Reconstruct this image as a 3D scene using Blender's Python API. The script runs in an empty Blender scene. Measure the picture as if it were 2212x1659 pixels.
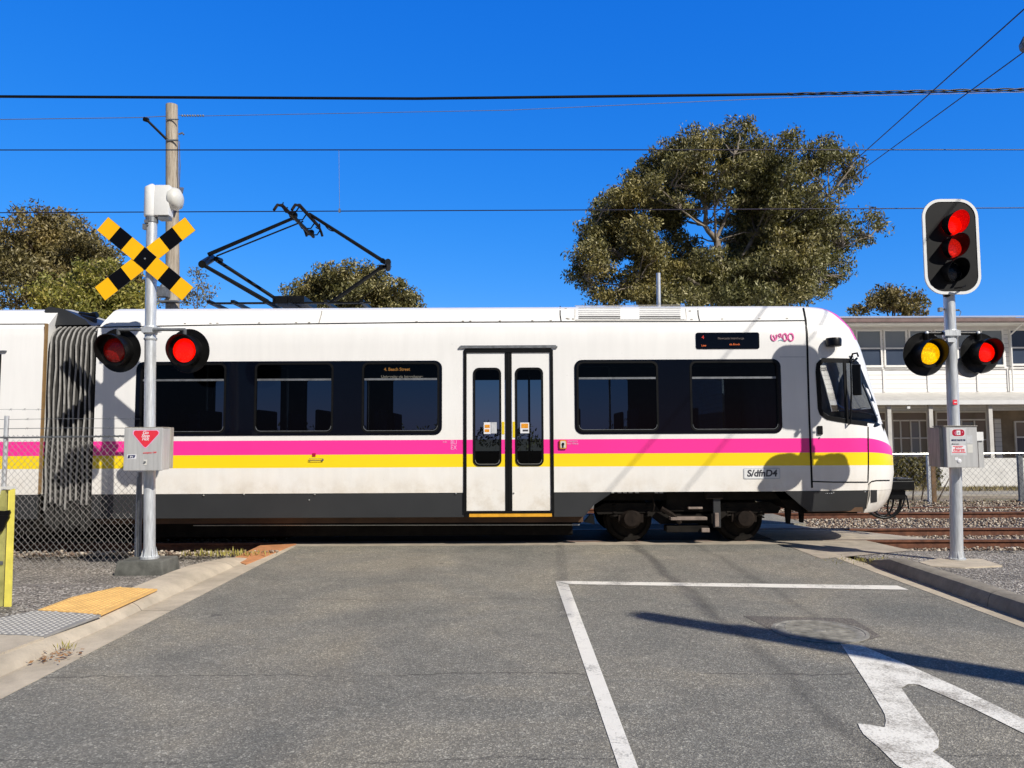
import bpy, bmesh, math, random
import numpy as np
from mathutils import Vector, Matrix
from mathutils.geometry import tessellate_polygon
random.seed(7); rng = np.random.default_rng(7)
C = bpy.context.scene.collection
R = math.radians

# ------------------------------------------------------------------ camera model (survey frame 2212 x 1659)
FPX, CX, CY, HC = 1640.0, 1106.0, 829.5, 1.52
_p, _r = R(4.1), -0.0045
_f = Vector((0, math.cos(_p), math.sin(_p)))
_u0 = Vector((0, -math.sin(_p), math.cos(_p))); _r0 = Vector((1, 0, 0))
_rt = _r0*math.cos(_r) + _u0*math.sin(_r); _up = -_r0*math.sin(_r) + _u0*math.cos(_r)
EYE = Vector((0, 0, HC))
def ray(px, py): return _f + _rt*((px-CX)/FPX) + _up*((CY-py)/FPX)
def P(px, py, Y):
    d = ray(px, py); return EYE + d*(Y/d.y)
def G(px, py, z=0.0):
    d = ray(px, py); return EYE + d*((z-HC)/d.z)
def proj(p):
    q = Vector(p)-EYE; w = q.dot(_f)
    return CX+FPX*q.dot(_rt)/w, CY-FPX*q.dot(_up)/w

cam = bpy.data.objects.new("camera", bpy.data.cameras.new("camera")); C.objects.link(cam)
M = Matrix.Identity(4)
for i in range(3):
    M[i][0], M[i][1], M[i][2] = _rt[i], _up[i], -_f[i]
M.translation = EYE; cam.matrix_world = M
cam.data.sensor_width = 36; cam.data.lens = FPX/2212*36; cam.data.clip_end = 3000; cam.data.clip_start = .05
bpy.context.scene.camera = cam

# ------------------------------------------------------------------ materials
class NT:
    def __init__(s, name):
        s.m = bpy.data.materials.new(name); s.m.use_nodes = True; s.t = s.m.node_tree; s.t.nodes.clear()
        s.out = s.t.nodes.new("ShaderNodeOutputMaterial")
    def n(s, typ, **k):
        nd = s.t.nodes.new("ShaderNode"+typ)
        for a, v in k.items():
            if a.startswith("_"): s.inp(nd, a[1:].replace("_", " "), v)
            else: setattr(nd, a, v)
        return nd
    def inp(s, nd, key, v):
        key2 = int(key) if key.isdigit() else key
        sock = nd.inputs[key2]
        if isinstance(v, bpy.types.NodeSocket): s.t.links.new(v, sock)
        elif isinstance(v, bpy.types.Node): s.t.links.new(v.outputs[0], sock)
        else:
            if sock.type == 'RGBA' and len(v) == 3: v = (*v, 1)
            sock.default_value = v
    def math(s, op, a, b=0.0, c=0.0, clamp=False):
        nd = s.t.nodes.new("ShaderNodeMath"); nd.operation = op; nd.use_clamp = clamp
        s.inp(nd, "0", a); s.inp(nd, "1", b); s.inp(nd, "2", c); return nd.outputs[0]
    def mix(s, f, a, b, mode='MIX'):
        nd = s.t.nodes.new("ShaderNodeMix"); nd.data_type = 'RGBA'; nd.blend_type = mode
        s.inp(nd, "0", f); s.inp(nd, "6", a); s.inp(nd, "7", b); return nd.outputs[2]
    def coord(s, which='Object'): return s.n("TexCoord").outputs[which]
    def noise(s, scale, detail=4, rough=.5, vec=None, dist=0):
        nd = s.n("TexNoise", _Scale=scale, _Detail=detail, _Roughness=rough, _Distortion=dist)
        s.inp(nd, "Vector", vec if vec is not None else s.coord()); return nd.outputs['Fac']
    def ramp(s, f, stops):
        nd = s.n("ValToRGB"); s.inp(nd, "0", f); e = nd.color_ramp.elements
        while len(e) < len(stops): e.new(.5)
        for el, (p, c) in zip(e, stops):
            el.position = p
            el.color = (*c, 1) if isinstance(c, (tuple, list)) else (c, c, c, 1)
        return nd.outputs[0]
    def bsdf(s, col, rough=.5, metal=0., bump=None, bstr=.3, bdist=.01, coat=0., em=None, emc=None, spec=.5):
        b = s.n("BsdfPrincipled"); s.inp(b, "Base Color", col); s.inp(b, "Roughness", rough); s.inp(b, "Metallic", metal)
        s.inp(b, "Specular IOR Level", spec)
        if coat: s.inp(b, "Coat Weight", coat); s.inp(b, "Coat Roughness", .08)
        if em is not None: s.inp(b, "Emission Color", emc); s.inp(b, "Emission Strength", em)
        if bump is not None:
            bp = s.n("Bump", _Strength=bstr, _Distance=bdist); s.inp(bp, "Height", bump); s.inp(b, "Normal", bp)
        s.t.links.new(b.outputs[0], s.out.inputs[0]); return b
def pm(name, col, rough=.5, metal=0., var=.15, scale=6., bump=0., bscale=40., coat=0., streak=False, spec=.5):
    s = NT(name); vec = s.coord()
    if streak:
        mp = s.n("Mapping"); s.inp(mp, "Vector", vec); mp.inputs['Scale'].default_value = (6, 6, .5); vec = mp.outputs[0]
    f = s.noise(scale, 5, .6, vec)
    d = tuple(max(0, c*(1-var)) for c in col); l = tuple(min(1, c*(1+var)) for c in col)
    c = s.mix(s.ramp(f, [(.3, 0.), (.7, 1.)]), d, l)
    s.bsdf(c, rough, metal, s.noise(bscale, 4) if bump else None, bump, .01, coat, spec=spec)
    return s.m

M_ = {}
M_['galv'] = pm("galvanised_steel", (.6, .62, .63), .42, .4, .25, 14, .08, 60, streak=True)
M_['galv_dark'] = pm("weathered_steel", (.2, .21, .22), .5, .5, .3, 12, .1, 60)
M_['black'] = pm("black_plastic", (.006, .006, .006), .36, 0, .4, 9, .05, 80, spec=.25)
M_['rubber'] = pm("black_rubber", (.005, .005, .005), .45, 0, .3, 20, spec=.2)
M_['dark'] = pm("dark_underframe", (.012, .010, .008), .8, 0, .5, 6, .25, 30, spec=.15)
M_['rustdark'] = pm("rusty_brown_iron", (.017, .012, .009), .8, 0, .5, 9, .3, 30, spec=.15)
M_['grey_dirty'] = pm("dusty_grey_metal", (.22, .17, .14), .7, 0, .4, 8, .2, 30)
M_['skirt'] = pm("charcoal_skirt_paint", (.03, .031, .032), .42, 0, .14, 1.6, .03, 50)
M_['skirt_brown'] = pm("brown_road_film", (.1, .05, .022), .7, 0, .35, 2.4, .1, 30)
M_['boxgrey'] = pm("brushed_cabinet_metal", (.5, .5, .49), .45, .15, .12, 5, .03, 90, streak=True)
M_['boxdark'] = pm("stained_cabinet_metal", (.38, .35, .3), .55, .1, .3, 7, .05, 60, streak=True)
M_['white'] = pm("white_enamel", (.78, .78, .76), .35, 0, .05, 5)
M_['cream'] = pm("cream_enamel", (.66, .65, .6), .4, 0, .1, 8)
M_['yellow'] = pm("yellow_sheeting", (1., .5, .0), .45, 0, .05, 4)
M_['blacksheet'] = pm("black_sheeting", (.003, .003, .004), .4, 0, .1, 4, spec=.15)
M_['limeyellow'] = pm("lime_yellow_paint", (.8, .7, .12), .5, 0, .12, 12, .06, 50)
M_['khaki'] = pm("faded_khaki_yellow_paint", (.4, .38, .12), .6, 0, .3, 8, .12, 30)
M_['steppaint'] = pm("amber_step_paint", (.75, .36, .02), .5, 0, .2, 9)
M_['redsticker'] = pm("red_sticker", (.75, .035, .06), .4, 0, .08, 8)
M_['crimson'] = pm("crimson_sticker", (.42, .006, .03), .4, 0, .1, 8)
M_['navy'] = pm("navy_sticker", (.012, .02, .09), .4, 0, .1, 8)
M_['whitesticker'] = pm("white_sticker", (.78, .78, .8), .4, 0, .04, 8)
M_['pinksticker'] = pm("pale_pink_sticker", (.85, .42, .7), .4, 0, .1, 30)
M_['orangesticker'] = pm("orange_sticker", (.8, .3, .02), .4, 0, .4, 60)
M_['yellowsticker'] = pm("yellow_sticker", (.85, .62, .02), .4, 0, .08, 20)
M_['logopink'] = pm("logo_pink", (.85, .17, .42), .4, 0, .2, 30)
M_['logoblue'] = pm("logo_blue", (.3, .6, .72), .4, 0, .2, 30)
M_['inkgrey'] = pm("dark_ink", (.05, .05, .06), .5, 0, .2, 30)
M_['plate'] = pm("pale_number_plate", (.55, .56, .57), .4, 0, .12, 18)
M_['concrete'] = pm("concrete", (.42, .36, .28), .85, 0, .25, 4, .35, 45)
M_['kerb'] = pm("kerb_concrete", (.62, .53, .4), .85, 0, .18, 5, .3, 50)
M_['kerb_old'] = pm("weathered_kerb_concrete", (.32, .28, .22), .88, 0, .3, 6, .4, 45)
def m_kerb(name, col, var):
    s = NT(name); co = s.coord(); x = s.n("SeparateXYZ"); s.inp(x, "0", co)
    c = s.mix(1., col, s.ramp(s.noise(5, 6, .65), [(.3, 1-var), (.7, 1+var*.4)]), 'MULTIPLY')
    c = s.mix(1., c, s.ramp(s.noise(1.1, 4, .6), [(.35, .78), (.6, 1.)]), 'MULTIPLY')
    j = s.math('LESS_THAN', s.math('FRACT', s.math('DIVIDE', s.math('ADD', x.outputs[1], s.math('MULTIPLY', s.noise(6, 2), .02)), 2.3)), .0045)
    c = s.mix(s.math('MULTIPLY', j, .75), c, (.05, .04, .03)); sp = s.ramp(s.noise(38, 3, .7), [(.66, 1.), (.74, .6)]); c = s.mix(1., c, sp, 'MULTIPLY')
    s.bsdf(c, .88, 0, s.noise(50, 4), .35, .01); return s.m
M_['kerb'] = m_kerb("kerb_concrete_jointed", (.62, .53, .4), .22); M_['kerb_old'] = m_kerb("old_kerb_concrete_jointed", (.34, .3, .235), .35)
M_['footing'] = pm("stained_concrete", (.12, .12, .105), .85, 0, .4, 6, .5, 25)
M_['copper'] = pm("wire_black", (.012, .01, .03), .4, .2, .1, 5)
M_['wiregrey'] = pm("wire_grey", (.2, .2, .22), .5, .3, .1, 5)
M_['seat'] = pm("seat_moquette", (.05, .07, .14), .9, 0, .2, 30)
M_['steelbar'] = pm("handrail_steel", (.6, .6, .55), .3, .8, .1, 5)
M_['bark'] = pm("pale_gum_bark", (.24, .2, .155), .8, 0, .45, 2.5, .3, 14)
M_['barkdark'] = pm("brown_bark", (.1, .07, .05), .9, 0, .4, 4, .4, 20)
M_['deadleaf'] = pm("dead_leaf", (.33, .17, .07), .7, 0, .5, 20)
M_['weed'] = pm("yellow_weed", (.3, .26, .05), .7, 0, .35, 20)
M_['slattimber'] = pm("sleeper_timber", (.16, .1, .07), .9, 0, .4, 7, .5, 30)
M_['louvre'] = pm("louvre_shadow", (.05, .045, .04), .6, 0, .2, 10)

def m_wood():
    s = NT("silvered_pole_timber"); mp = s.n("Mapping"); s.inp(mp, "Vector", s.coord()); mp.inputs['Scale'].default_value = (14, 14, .9)
    f = s.noise(2.2, 7, .7, mp.outputs[0], .6); c = s.ramp(f, [(.3, (.16, .12, .08)), (.5, (.4, .34, .26)), (.75, (.6, .54, .44))])
    s.bsdf(c, .85, 0, f, .5, .02); return s.m
M_['polewood'] = m_wood()
def m_rail(name, top):
    s = NT(name); g = s.n("NewGeometry"); z = s.n("SeparateXYZ"); s.inp(z, "0", g.outputs['Normal'])
    f = s.noise(9, 6, .6); rust = s.ramp(f, [(.3, (.07, .022, .01)), (.7, (.2, .075, .035))])
    up = s.math('GREATER_THAN', z.outputs[2], .9)
    c = s.mix(s.math('MULTIPLY', up, top), rust, (.22, .19, .17))
    s.bsdf(c, .6, 0, f, .4, .01); return s.m
M_['rail'] = m_rail("rusty_rail_steel", .8)

def lens(name, col, em):
    s = NT(name); v = s.n("TexVoronoi", _Scale=52.); s.inp(v, "Vector", s.coord())
    f = s.ramp(v.outputs['Distance'], [(.0, 1.), (.5, .5)])
    c = s.mix(1., col, f, 'MULTIPLY')
    s.bsdf(c, .25, 0, v.outputs['Distance'], .5, .004, em=em, emc=c); return s.m
M_['lens_red'] = lens("lit_red_lens", (1, .004, .0), 1.9)
M_['lens_red_dim'] = lens("dim_red_lens", (.35, .004, .002), .12)
M_['lens_red_mid'] = lens("glowing_red_lens", (.9, .015, .008), .9)
M_['lens_yellow'] = lens("lit_yellow_lens", (1, .5, .0), 1.7)
M_['lens_dark'] = lens("unlit_green_lens", (.002, .004, .012), .05)
M_['hood_red'] = lens("red_lit_hood_lining", (.75, .004, .004), .7)  # lining given its own glow to stand for the lens light
M_['taillight'] = pm("red_marker_lens", (.5, .02, .015), .25, 0, .1, 30)

def glass(name, tint, rough=.0, fres=1.45, base=0.0):
    s = NT(name); tr = s.n("BsdfTransparent", _Color=(*tint, 1)); gl = s.n("BsdfGlossy", _Roughness=rough)
    gl.inputs['Color'].default_value = (.9, .95, 1, 1)
    fr = s.n("Fresnel", _IOR=fres)
    nz = s.noise(1.5, 2); bp = s.n("Bump", _Strength=.02, _Distance=.03); s.inp(bp, "Height", nz)
    s.inp(gl, "Normal", bp); s.inp(fr, "Normal", bp)
    mx = s.n("MixShader"); s.inp(mx, "0", s.math('ADD', fr.outputs[0], base)); s.inp(mx, "1", tr); s.inp(mx, "2", gl)
    s.t.links.new(mx.outputs[0], s.out.inputs[0]); return s.m
M_['glass'] = glass("tinted_window_glass", (.15, .18, .21), fres=1.27)
M_['glass_cab'] = glass("clear_cab_glass", (.88, .89, .89), fres=1.3)
M_['glossblack'] = pm("gloss_black_panel", (.002, .003, .007), .07, 0, .1, 3, spec=.22)
def m_house_glass(name, c0, c1):
    s = NT(name); f = s.noise(.9, 3); c = s.mix(f, c0, c1); s.bsdf(c, .12); return s.m
M_['hglass'] = m_house_glass("dark_house_glass", (.03, .045, .075), (.07, .09, .13))
M_['hblind'] = m_house_glass("glass_with_blind", (.2, .23, .25), (.28, .3, .31))
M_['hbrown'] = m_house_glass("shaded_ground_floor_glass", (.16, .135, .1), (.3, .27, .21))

# ------------------------------------------------------------------ geometry helpers
WL = {}
class MB:
    def __init__(s): s.v = []; s.f = []; s.mi = []; s.cur = 0
    def add(s, vs, fs):
        o = len(s.v); s.v += [tuple(v) for v in vs]
        for f in fs: s.f.append(tuple(i+o for i in f)); s.mi.append(s.cur)
        return s
    def box(s, c, d, ax=None):
        c = Vector(c); ax = ax or (Vector((1, 0, 0)), Vector((0, 1, 0)), Vector((0, 0, 1)))
        vs = [c+ax[0]*(i*d[0]/2)+ax[1]*(j*d[1]/2)+ax[2]*(k*d[2]/2) for k in (-1, 1) for j in (-1, 1) for i in (-1, 1)]
        return s.add(vs, [(0, 2, 3, 1), (4, 5, 7, 6), (0, 1, 5, 4), (2, 6, 7, 3), (0, 4, 6, 2), (1, 3, 7, 5)])
    def bb(s, x0, x1, y0, y1, z0, z1): return s.box(((x0+x1)/2, (y0+y1)/2, (z0+z1)/2), (abs(x1-x0), abs(y1-y0), abs(z1-z0)))
    def tube(s, pts, r, n=8, cap=True):
        pts = [Vector(p) for p in pts]; rs = r if isinstance(r, (list, tuple)) else [r]*len(pts)
        ref = None; rings = []
        for i, p in enumerate(pts):
            a = pts[max(0, i-1)]; b = pts[min(len(pts)-1, i+1)]; t = (b-a).normalized()
            if ref is None: ref = t.orthogonal().normalized()
            ref = (ref - t*ref.dot(t))
            ref = ref.normalized() if ref.length > 1e-6 else t.orthogonal().normalized()
            w = t.cross(ref)
            rings.append([p+(ref*math.cos(2*math.pi*k/n)+w*math.sin(2*math.pi*k/n))*rs[i] for k in range(n)])
        vs = [v for rg in rings for v in rg]; fs = []
        for i in range(len(pts)-1):
            for k in range(n):
                fs.append((i*n+k, i*n+(k+1) % n, (i+1)*n+(k+1) % n, (i+1)*n+k))
        if cap: fs += [tuple(range(n-1, -1, -1)), tuple((len(pts)-1)*n+k for k in range(n))]
        return s.add(vs, fs)
    def bar(s, a, b, w, h, upv=(0, 0, 1)):
        a = Vector(a); b = Vector(b); t = (b-a); L = t.length; t.normalize(); u = Vector(upv)
        sd = t.cross(u); sd = sd.normalized() if sd.length > 1e-5 else t.orthogonal().normalized(); u = sd.cross(t)
        return s.box((a+b)/2, (L, w, h), (t, sd, u))
    def lathe(s, c, axis, prof, n=24, arc=None):
        c = Vector(c); t = Vector(axis).normalized(); a = Vector((0, 0, 1)) if abs(t.z) < .9 else Vector((1, 0, 0))
        a = (a-t*a.dot(t)).normalized(); b = t.cross(a); vs = []; fs = []
        for (d, r) in prof:
            for k in range(n):
                th = 2*math.pi*k/n; vs.append(c+t*d+(a*math.cos(th)+b*math.sin(th))*r)
        m = len(prof)
        for i in range(m-1):
            for k in range(n): fs.append((i*n+k, i*n+(k+1) % n, (i+1)*n+(k+1) % n, (i+1)*n+k))
        fs += [tuple(range(n-1, -1, -1)), tuple((m-1)*n+k for k in range(n))]
        return s.add(vs, fs)
    def poly(s, pts, thick, n=(0, 0, 1)):
        """flat polygon extruded along n by thick (pts is the top)"""
        pts = [Vector(p) for p in pts]; n = Vector(n); k = len(pts); low = [p-n*thick for p in pts]
        tri = tessellate_polygon([pts]); fs = [tuple(t) for t in tri]+[tuple(reversed([i+k for i in t])) for t in tri]
        fs += [(i, i+k, (i+1) % k+k, (i+1) % k) for i in range(k)]
        return s.add(pts+low, fs)
    def sheet(s, pts):
        pts = [Vector(p) for p in pts]; return s.add(pts, [tuple(t) for t in tessellate_polygon([pts])])
    def plate(s, outer, holes, y0, y1):
        """outline in (x,z) facing -Y at y0, back at y1"""
        loops = [outer]+list(holes); V3 = [[Vector((x, y0, z)) for x, z in lp] for lp in loops]
        tri = tessellate_polygon(V3); fl = [v for l in V3 for v in l]; k = len(fl)
        fs = [tuple(t) for t in tri]; o = 0
        for l in V3:
            m = len(l); fs += [(o+i, o+(i+1) % m, o+(i+1) % m+k, o+i+k) for i in range(m)]; o += m
        return s.add(fl+[Vector((v.x, y1, v.z)) for v in fl], fs)
    def build(s, name, mat, parent=None, org=None, smooth=None, bevel=0, fixn=True):
        if org is None: org = WL[parent.name] if parent is not None else Vector((0, 0, 0))
        org = Vector(org); me = bpy.data.meshes.new(name)
        me.from_pydata([Vector(v)-org for v in s.v], [], s.f)
        mats = mat if isinstance(mat, (list, tuple)) else [mat]
        for m in mats: me.materials.append(m)
        if len(mats) > 1: me.polygons.foreach_set("material_index", s.mi)
        if fixn or bevel:
            bm = bmesh.new(); bm.from_mesh(me)
            if bevel:
                bmesh.ops.bevel(bm, geom=[e for e in bm.edges if e.is_manifold and e.calc_face_angle(0) > .6], offset=bevel, segments=2, affect='EDGES', profile=.6)
            bmesh.ops.recalc_face_normals(bm, faces=bm.faces); bm.to_mesh(me); bm.free()
        o = bpy.data.objects.new(name, me); C.objects.link(o)
        if smooth: smooth_by(me, smooth)
        if parent is not None:
            o.parent = parent; o.location = org-WL[parent.name]
        else: o.location = org
        WL[o.name] = org.copy(); return o
def smooth_by(me, deg):
    me.polygons.foreach_set("use_smooth", [True]*len(me.polygons))
    bm = bmesh.new(); bm.from_mesh(me); lim = R(deg)
    for e in bm.edges: e.smooth = (len(e.link_faces) == 2 and e.calc_face_angle(0) < lim)
    bm.to_mesh(me); bm.free()
def tag(o, label=None, cat=None, group=None, kind=None):
    if label: o['label'] = label
    if cat: o['category'] = cat
    if group: o['group'] = group
    if kind: o['kind'] = kind
    return o
def thing(name, loc, label, cat, group=None):
    o = bpy.data.objects.new(name, None); C.objects.link(o); o.location = loc; o.empty_display_size = .2
    WL[o.name] = Vector(loc); return tag(o, label, cat, group)
def copy_tree(o, loc, parent=None):
    c = o.copy(); C.objects.link(c)
    if parent is None: c.location = loc; WL[c.name] = Vector(loc)
    else: c.parent = parent
    for ch in list(o.children): copy_tree(ch, None, c)
    return c
def rrect(x0, z0, x1, z1, r, n=6):
    x0, x1 = min(x0, x1), max(x0, x1); z0, z1 = min(z0, z1), max(z0, z1); pts = []
    for cx, cz, a0 in ((x1-r, z1-r, 0), (x0+r, z1-r, 90), (x0+r, z0+r, 180), (x1-r, z0+r, 270)):
        for k in range(n+1):
            a = R(a0+90*k/n); pts.append((cx+r*math.cos(a), cz+r*math.sin(a)))
    return pts
def text(body, size, mat, loc, parent, name="lettering", rx=90, rz=0, sx=1., depth=.0008, shear=0, roll=0, bold=0):
    cu = bpy.data.curves.new(name, 'FONT'); cu.body = body; cu.size = size; cu.align_x = 'CENTER'; cu.align_y = 'CENTER'
    cu.extrude = depth; cu.shear = shear; cu.offset = bold; cu.space_line = .85
    t = bpy.data.objects.new(name, cu); C.objects.link(t)
    dg = bpy.context.evaluated_depsgraph_get(); me = bpy.data.meshes.new_from_object(t.evaluated_get(dg))
    bpy.data.objects.remove(t); me.materials.clear(); me.materials.append(mat)
    o = bpy.data.objects.new(name, me); C.objects.link(o); o.scale = (sx, 1, 1)
    org = WL[parent.name]; o.parent = parent
    m = Matrix.Rotation(R(rz), 4, 'Z') @ Matrix.Rotation(R(rx), 4, 'X') @ Matrix.Rotation(R(roll), 4, 'Z') @ Matrix.Diagonal((sx, 1, 1, 1))
    o.matrix_basis = Matrix.Translation(Vector(loc)-org) @ m
    WL[o.name] = Vector(loc); return o

# ------------------------------------------------------------------ world and sun
SH = Vector((.656, -.755, 0)).normalized(); EL = R(38)
SUN = Vector((SH.x*math.cos(EL), SH.y*math.cos(EL), math.sin(EL)))
w = bpy.data.worlds.new("World"); bpy.context.scene.world = w; w.use_nodes = True
nt = w.node_tree; nt.nodes.clear()
sk = nt.nodes.new("ShaderNodeTexSky"); sk.sky_type = 'NISHITA'; sk.sun_disc = False; sk.sun_elevation = EL
sk.sun_rotation = math.atan2(SH.x, SH.y); sk.air_density = 1.0; sk.dust_density = .3; sk.ozone_density = 3.0
hs = nt.nodes.new("ShaderNodeHueSaturation"); hs.inputs['Saturation'].default_value = 1.25
mxs = nt.nodes.new("ShaderNodeMix"); mxs.data_type = 'RGBA'; mxs.blend_type = 'MULTIPLY'; mxs.inputs[0].default_value = 1
mxs.inputs[7].default_value = (.62, .86, 1.35, 1)
bg = nt.nodes.new("ShaderNodeBackground"); bg.inputs[1].default_value = .115; wo = nt.nodes.new("ShaderNodeOutputWorld")
nt.links.new(sk.outputs[0], hs.inputs['Color']); nt.links.new(hs.outputs[0], mxs.inputs[6])
sp_ = nt.nodes.new("ShaderNodeSeparateColor"); cb_ = nt.nodes.new("ShaderNodeCombineColor"); nt.links.new(mxs.outputs[2], sp_.inputs[0])
for i_, (ref_, g_, out_) in enumerate(((.119, 1.455, .074), (.362, .72, .366), (.95, .4, 1.0))):   # deepen the blue of a clear dry sky
    m1 = nt.nodes.new("ShaderNodeMath"); m1.operation = 'MULTIPLY'; m1.inputs[1].default_value = .115/ref_; nt.links.new(sp_.outputs[i_], m1.inputs[0])
    m2 = nt.nodes.new("ShaderNodeMath"); m2.operation = 'POWER'; m2.inputs[1].default_value = g_; nt.links.new(m1.outputs[0], m2.inputs[0])
    m3 = nt.nodes.new("ShaderNodeMath"); m3.operation = 'MULTIPLY'; m3.inputs[1].default_value = out_/.115; nt.links.new(m2.outputs[0], m3.inputs[0])
    nt.links.new(m3.outputs[0], cb_.inputs[i_])
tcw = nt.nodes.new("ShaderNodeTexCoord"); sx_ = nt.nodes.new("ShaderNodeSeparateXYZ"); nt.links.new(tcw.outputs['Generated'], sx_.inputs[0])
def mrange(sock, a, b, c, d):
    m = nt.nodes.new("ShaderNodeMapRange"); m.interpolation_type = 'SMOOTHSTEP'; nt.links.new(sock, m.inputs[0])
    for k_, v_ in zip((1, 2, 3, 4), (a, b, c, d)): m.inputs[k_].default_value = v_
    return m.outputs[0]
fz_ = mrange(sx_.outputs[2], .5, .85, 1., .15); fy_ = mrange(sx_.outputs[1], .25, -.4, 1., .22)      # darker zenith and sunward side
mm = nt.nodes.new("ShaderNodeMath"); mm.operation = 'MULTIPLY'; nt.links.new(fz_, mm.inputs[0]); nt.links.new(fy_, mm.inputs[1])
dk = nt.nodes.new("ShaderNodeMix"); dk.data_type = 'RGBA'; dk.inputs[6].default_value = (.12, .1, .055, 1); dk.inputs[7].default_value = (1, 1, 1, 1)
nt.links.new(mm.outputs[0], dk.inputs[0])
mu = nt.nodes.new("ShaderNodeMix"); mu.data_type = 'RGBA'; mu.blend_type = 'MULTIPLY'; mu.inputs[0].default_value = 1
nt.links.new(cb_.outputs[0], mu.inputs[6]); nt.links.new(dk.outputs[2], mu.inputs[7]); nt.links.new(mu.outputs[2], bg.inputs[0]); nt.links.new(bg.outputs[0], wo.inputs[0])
sl = bpy.data.lights.new("sun", 'SUN'); sl.energy = 5.0; sl.angle = R(.5); sl.color = (1, .95, .87)
so = bpy.data.objects.new("sun", sl); C.objects.link(so); so.rotation_euler = SUN.to_track_quat('Z', 'Y').to_euler(); so.location = (20, -20, 30)
sc = bpy.context.scene
sc.view_settings.view_transform = 'Standard'; sc.view_settings.look = 'None'; sc.view_settings.exposure = 0
sc.cycles.max_bounces = 6; sc.cycles.transparent_max_bounces = 12

# ================================================================== SETTING: materials
def m_asphalt(name="asphalt", base=(.258, .242, .2), patch=True):
    s = NT(name); co = s.coord()
    v = s.n("TexVoronoi", _Scale=125.); s.inp(v, "Vector", co); sp = s.n("SeparateColor"); s.inp(sp, "0", v.outputs['Color'])
    agg = s.ramp(sp.outputs[0], [(0, .6), (.55, .88), (.85, 1.14), (1, 1.95)])
    v2 = s.n("TexVoronoi", _Scale=38.); s.inp(v2, "Vector", co); sp2 = s.n("SeparateColor"); s.inp(sp2, "0", v2.outputs['Color'])
    agg2 = s.ramp(sp2.outputs[0], [(0, .93), (.8, 1.), (1, 1.25)])
    big = s.ramp(s.noise(.55, 5, .6, co, .8), [(.3, (.74, .77, .8)), (.5, (1, 1, 1)), (.7, (1.28, 1.22, 1.12))])
    med = s.ramp(s.noise(3.2, 5, .65, co), [(.3, .88), (.7, 1.1)])
    c = s.mix(1., base, agg, 'MULTIPLY'); c = s.mix(1., c, agg2, 'MULTIPLY'); c = s.mix(1., c, big, 'MULTIPLY'); c = s.mix(1., c, med, 'MULTIPLY')
    if patch:
        # long wavy cracks running across the lane, tar spots, soft darker bands along the lane
        wv = s.n("Mapping"); s.inp(wv, "Vector", co); wv.inputs['Scale'].default_value = (.32, .62, 1)
        wn = s.n("TexNoise", _Scale=2.2, _Detail=6.); s.inp(wn, "Vector", co)
        dv = s.n("VectorMath", operation='MULTIPLY_ADD'); s.inp(dv, "0", wn.outputs['Color']); dv.inputs[1].default_value = (.28, .28, 0); s.inp(dv, "2", wv.outputs[0])
        cv = s.n("TexVoronoi", feature='DISTANCE_TO_EDGE', _Scale=1.); s.inp(cv, "Vector", dv.outputs[0])
        mask = s.ramp(s.noise(.8, 3, .5, co), [(.48, 0.), (.6, 1.)])
        cr = s.math('MULTIPLY', s.math('LESS_THAN', cv.outputs['Distance'], .0025), s.math('MULTIPLY', mask, .25))
        c = s.mix(cr, c, (.016, .015, .014))
        tn = s.ramp(s.noise(2.6, 2, .4, co), [(.735, 0.), (.76, 1.)])
        c = s.mix(s.math('MULTIPLY', tn, .65), c, (.03, .03, .033))
        xyz = s.n("SeparateXYZ"); s.inp(xyz, "0", co)
        wob = s.math('MULTIPLY', s.math('SUBTRACT', s.noise(.5, 2, .5, co), .5), .5)
        wy = s.math('MULTIPLY', s.math('SUBTRACT', s.noise(1.1, 6, .65, co), .5), .38)
        mk2 = s.ramp(s.noise(1.3, 3, .5, co), [(.42, 0.), (.52, 1.)])
        for yc, wd, st in ((5.02, .009, .6), (7.35, .008, .4), (3.72, .007, .5), (10.32, .012, .35)):
            d = s.math('ABSOLUTE', s.math('ADD', s.math('SUBTRACT', xyz.outputs[1], yc), wy))
            c = s.mix(s.math('MULTIPLY', s.math('MULTIPLY', s.math('LESS_THAN', d, wd), mk2), st), c, (.04, .035, .03))
        for xc, wd, st in ((1.72, .10, .34), (2.62, .09, .26), (-1.2, .3, .12)):
            d = s.math('ABSOLUTE', s.math('ADD', s.math('SUBTRACT', xyz.outputs[0], xc), wob))
            mk = s.math('MULTIPLY', s.math('SUBTRACT', 1., s.math('DIVIDE', d, wd), clamp=True), st)
            c = s.mix(mk, c, (.02, .019, .018))
    b = s.math('ADD', v.outputs['Distance'], s.math('MULTIPLY', s.noise(30, 4, .6, co), .8))
    s.bsdf(c, .82, 0, b, .55, .006); return s.m
M_['asphalt'] = m_asphalt()
def m_seal():
    s = NT("coarse_bitumen_seal"); co = s.coord(); v = s.n("TexVoronoi", _Scale=62.); s.inp(v, "Vector", co); sp = s.n("SeparateColor"); s.inp(sp, "0", v.outputs['Color'])
    c = s.ramp(sp.outputs[0], [(0, (.06, .052, .045)), (.45, (.2, .18, .15)), (.8, (.36, .32, .27)), (1, (.75, .7, .62))])
    c = s.mix(1., c, s.ramp(s.noise(1.3, 5, .65, co), [(.3, .7), (.7, 1.3)]), 'MULTIPLY'); s.bsdf(c, .85, 0, v.outputs['Distance'], .9, .012); return s.m
M_['seal'] = m_seal()
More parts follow.
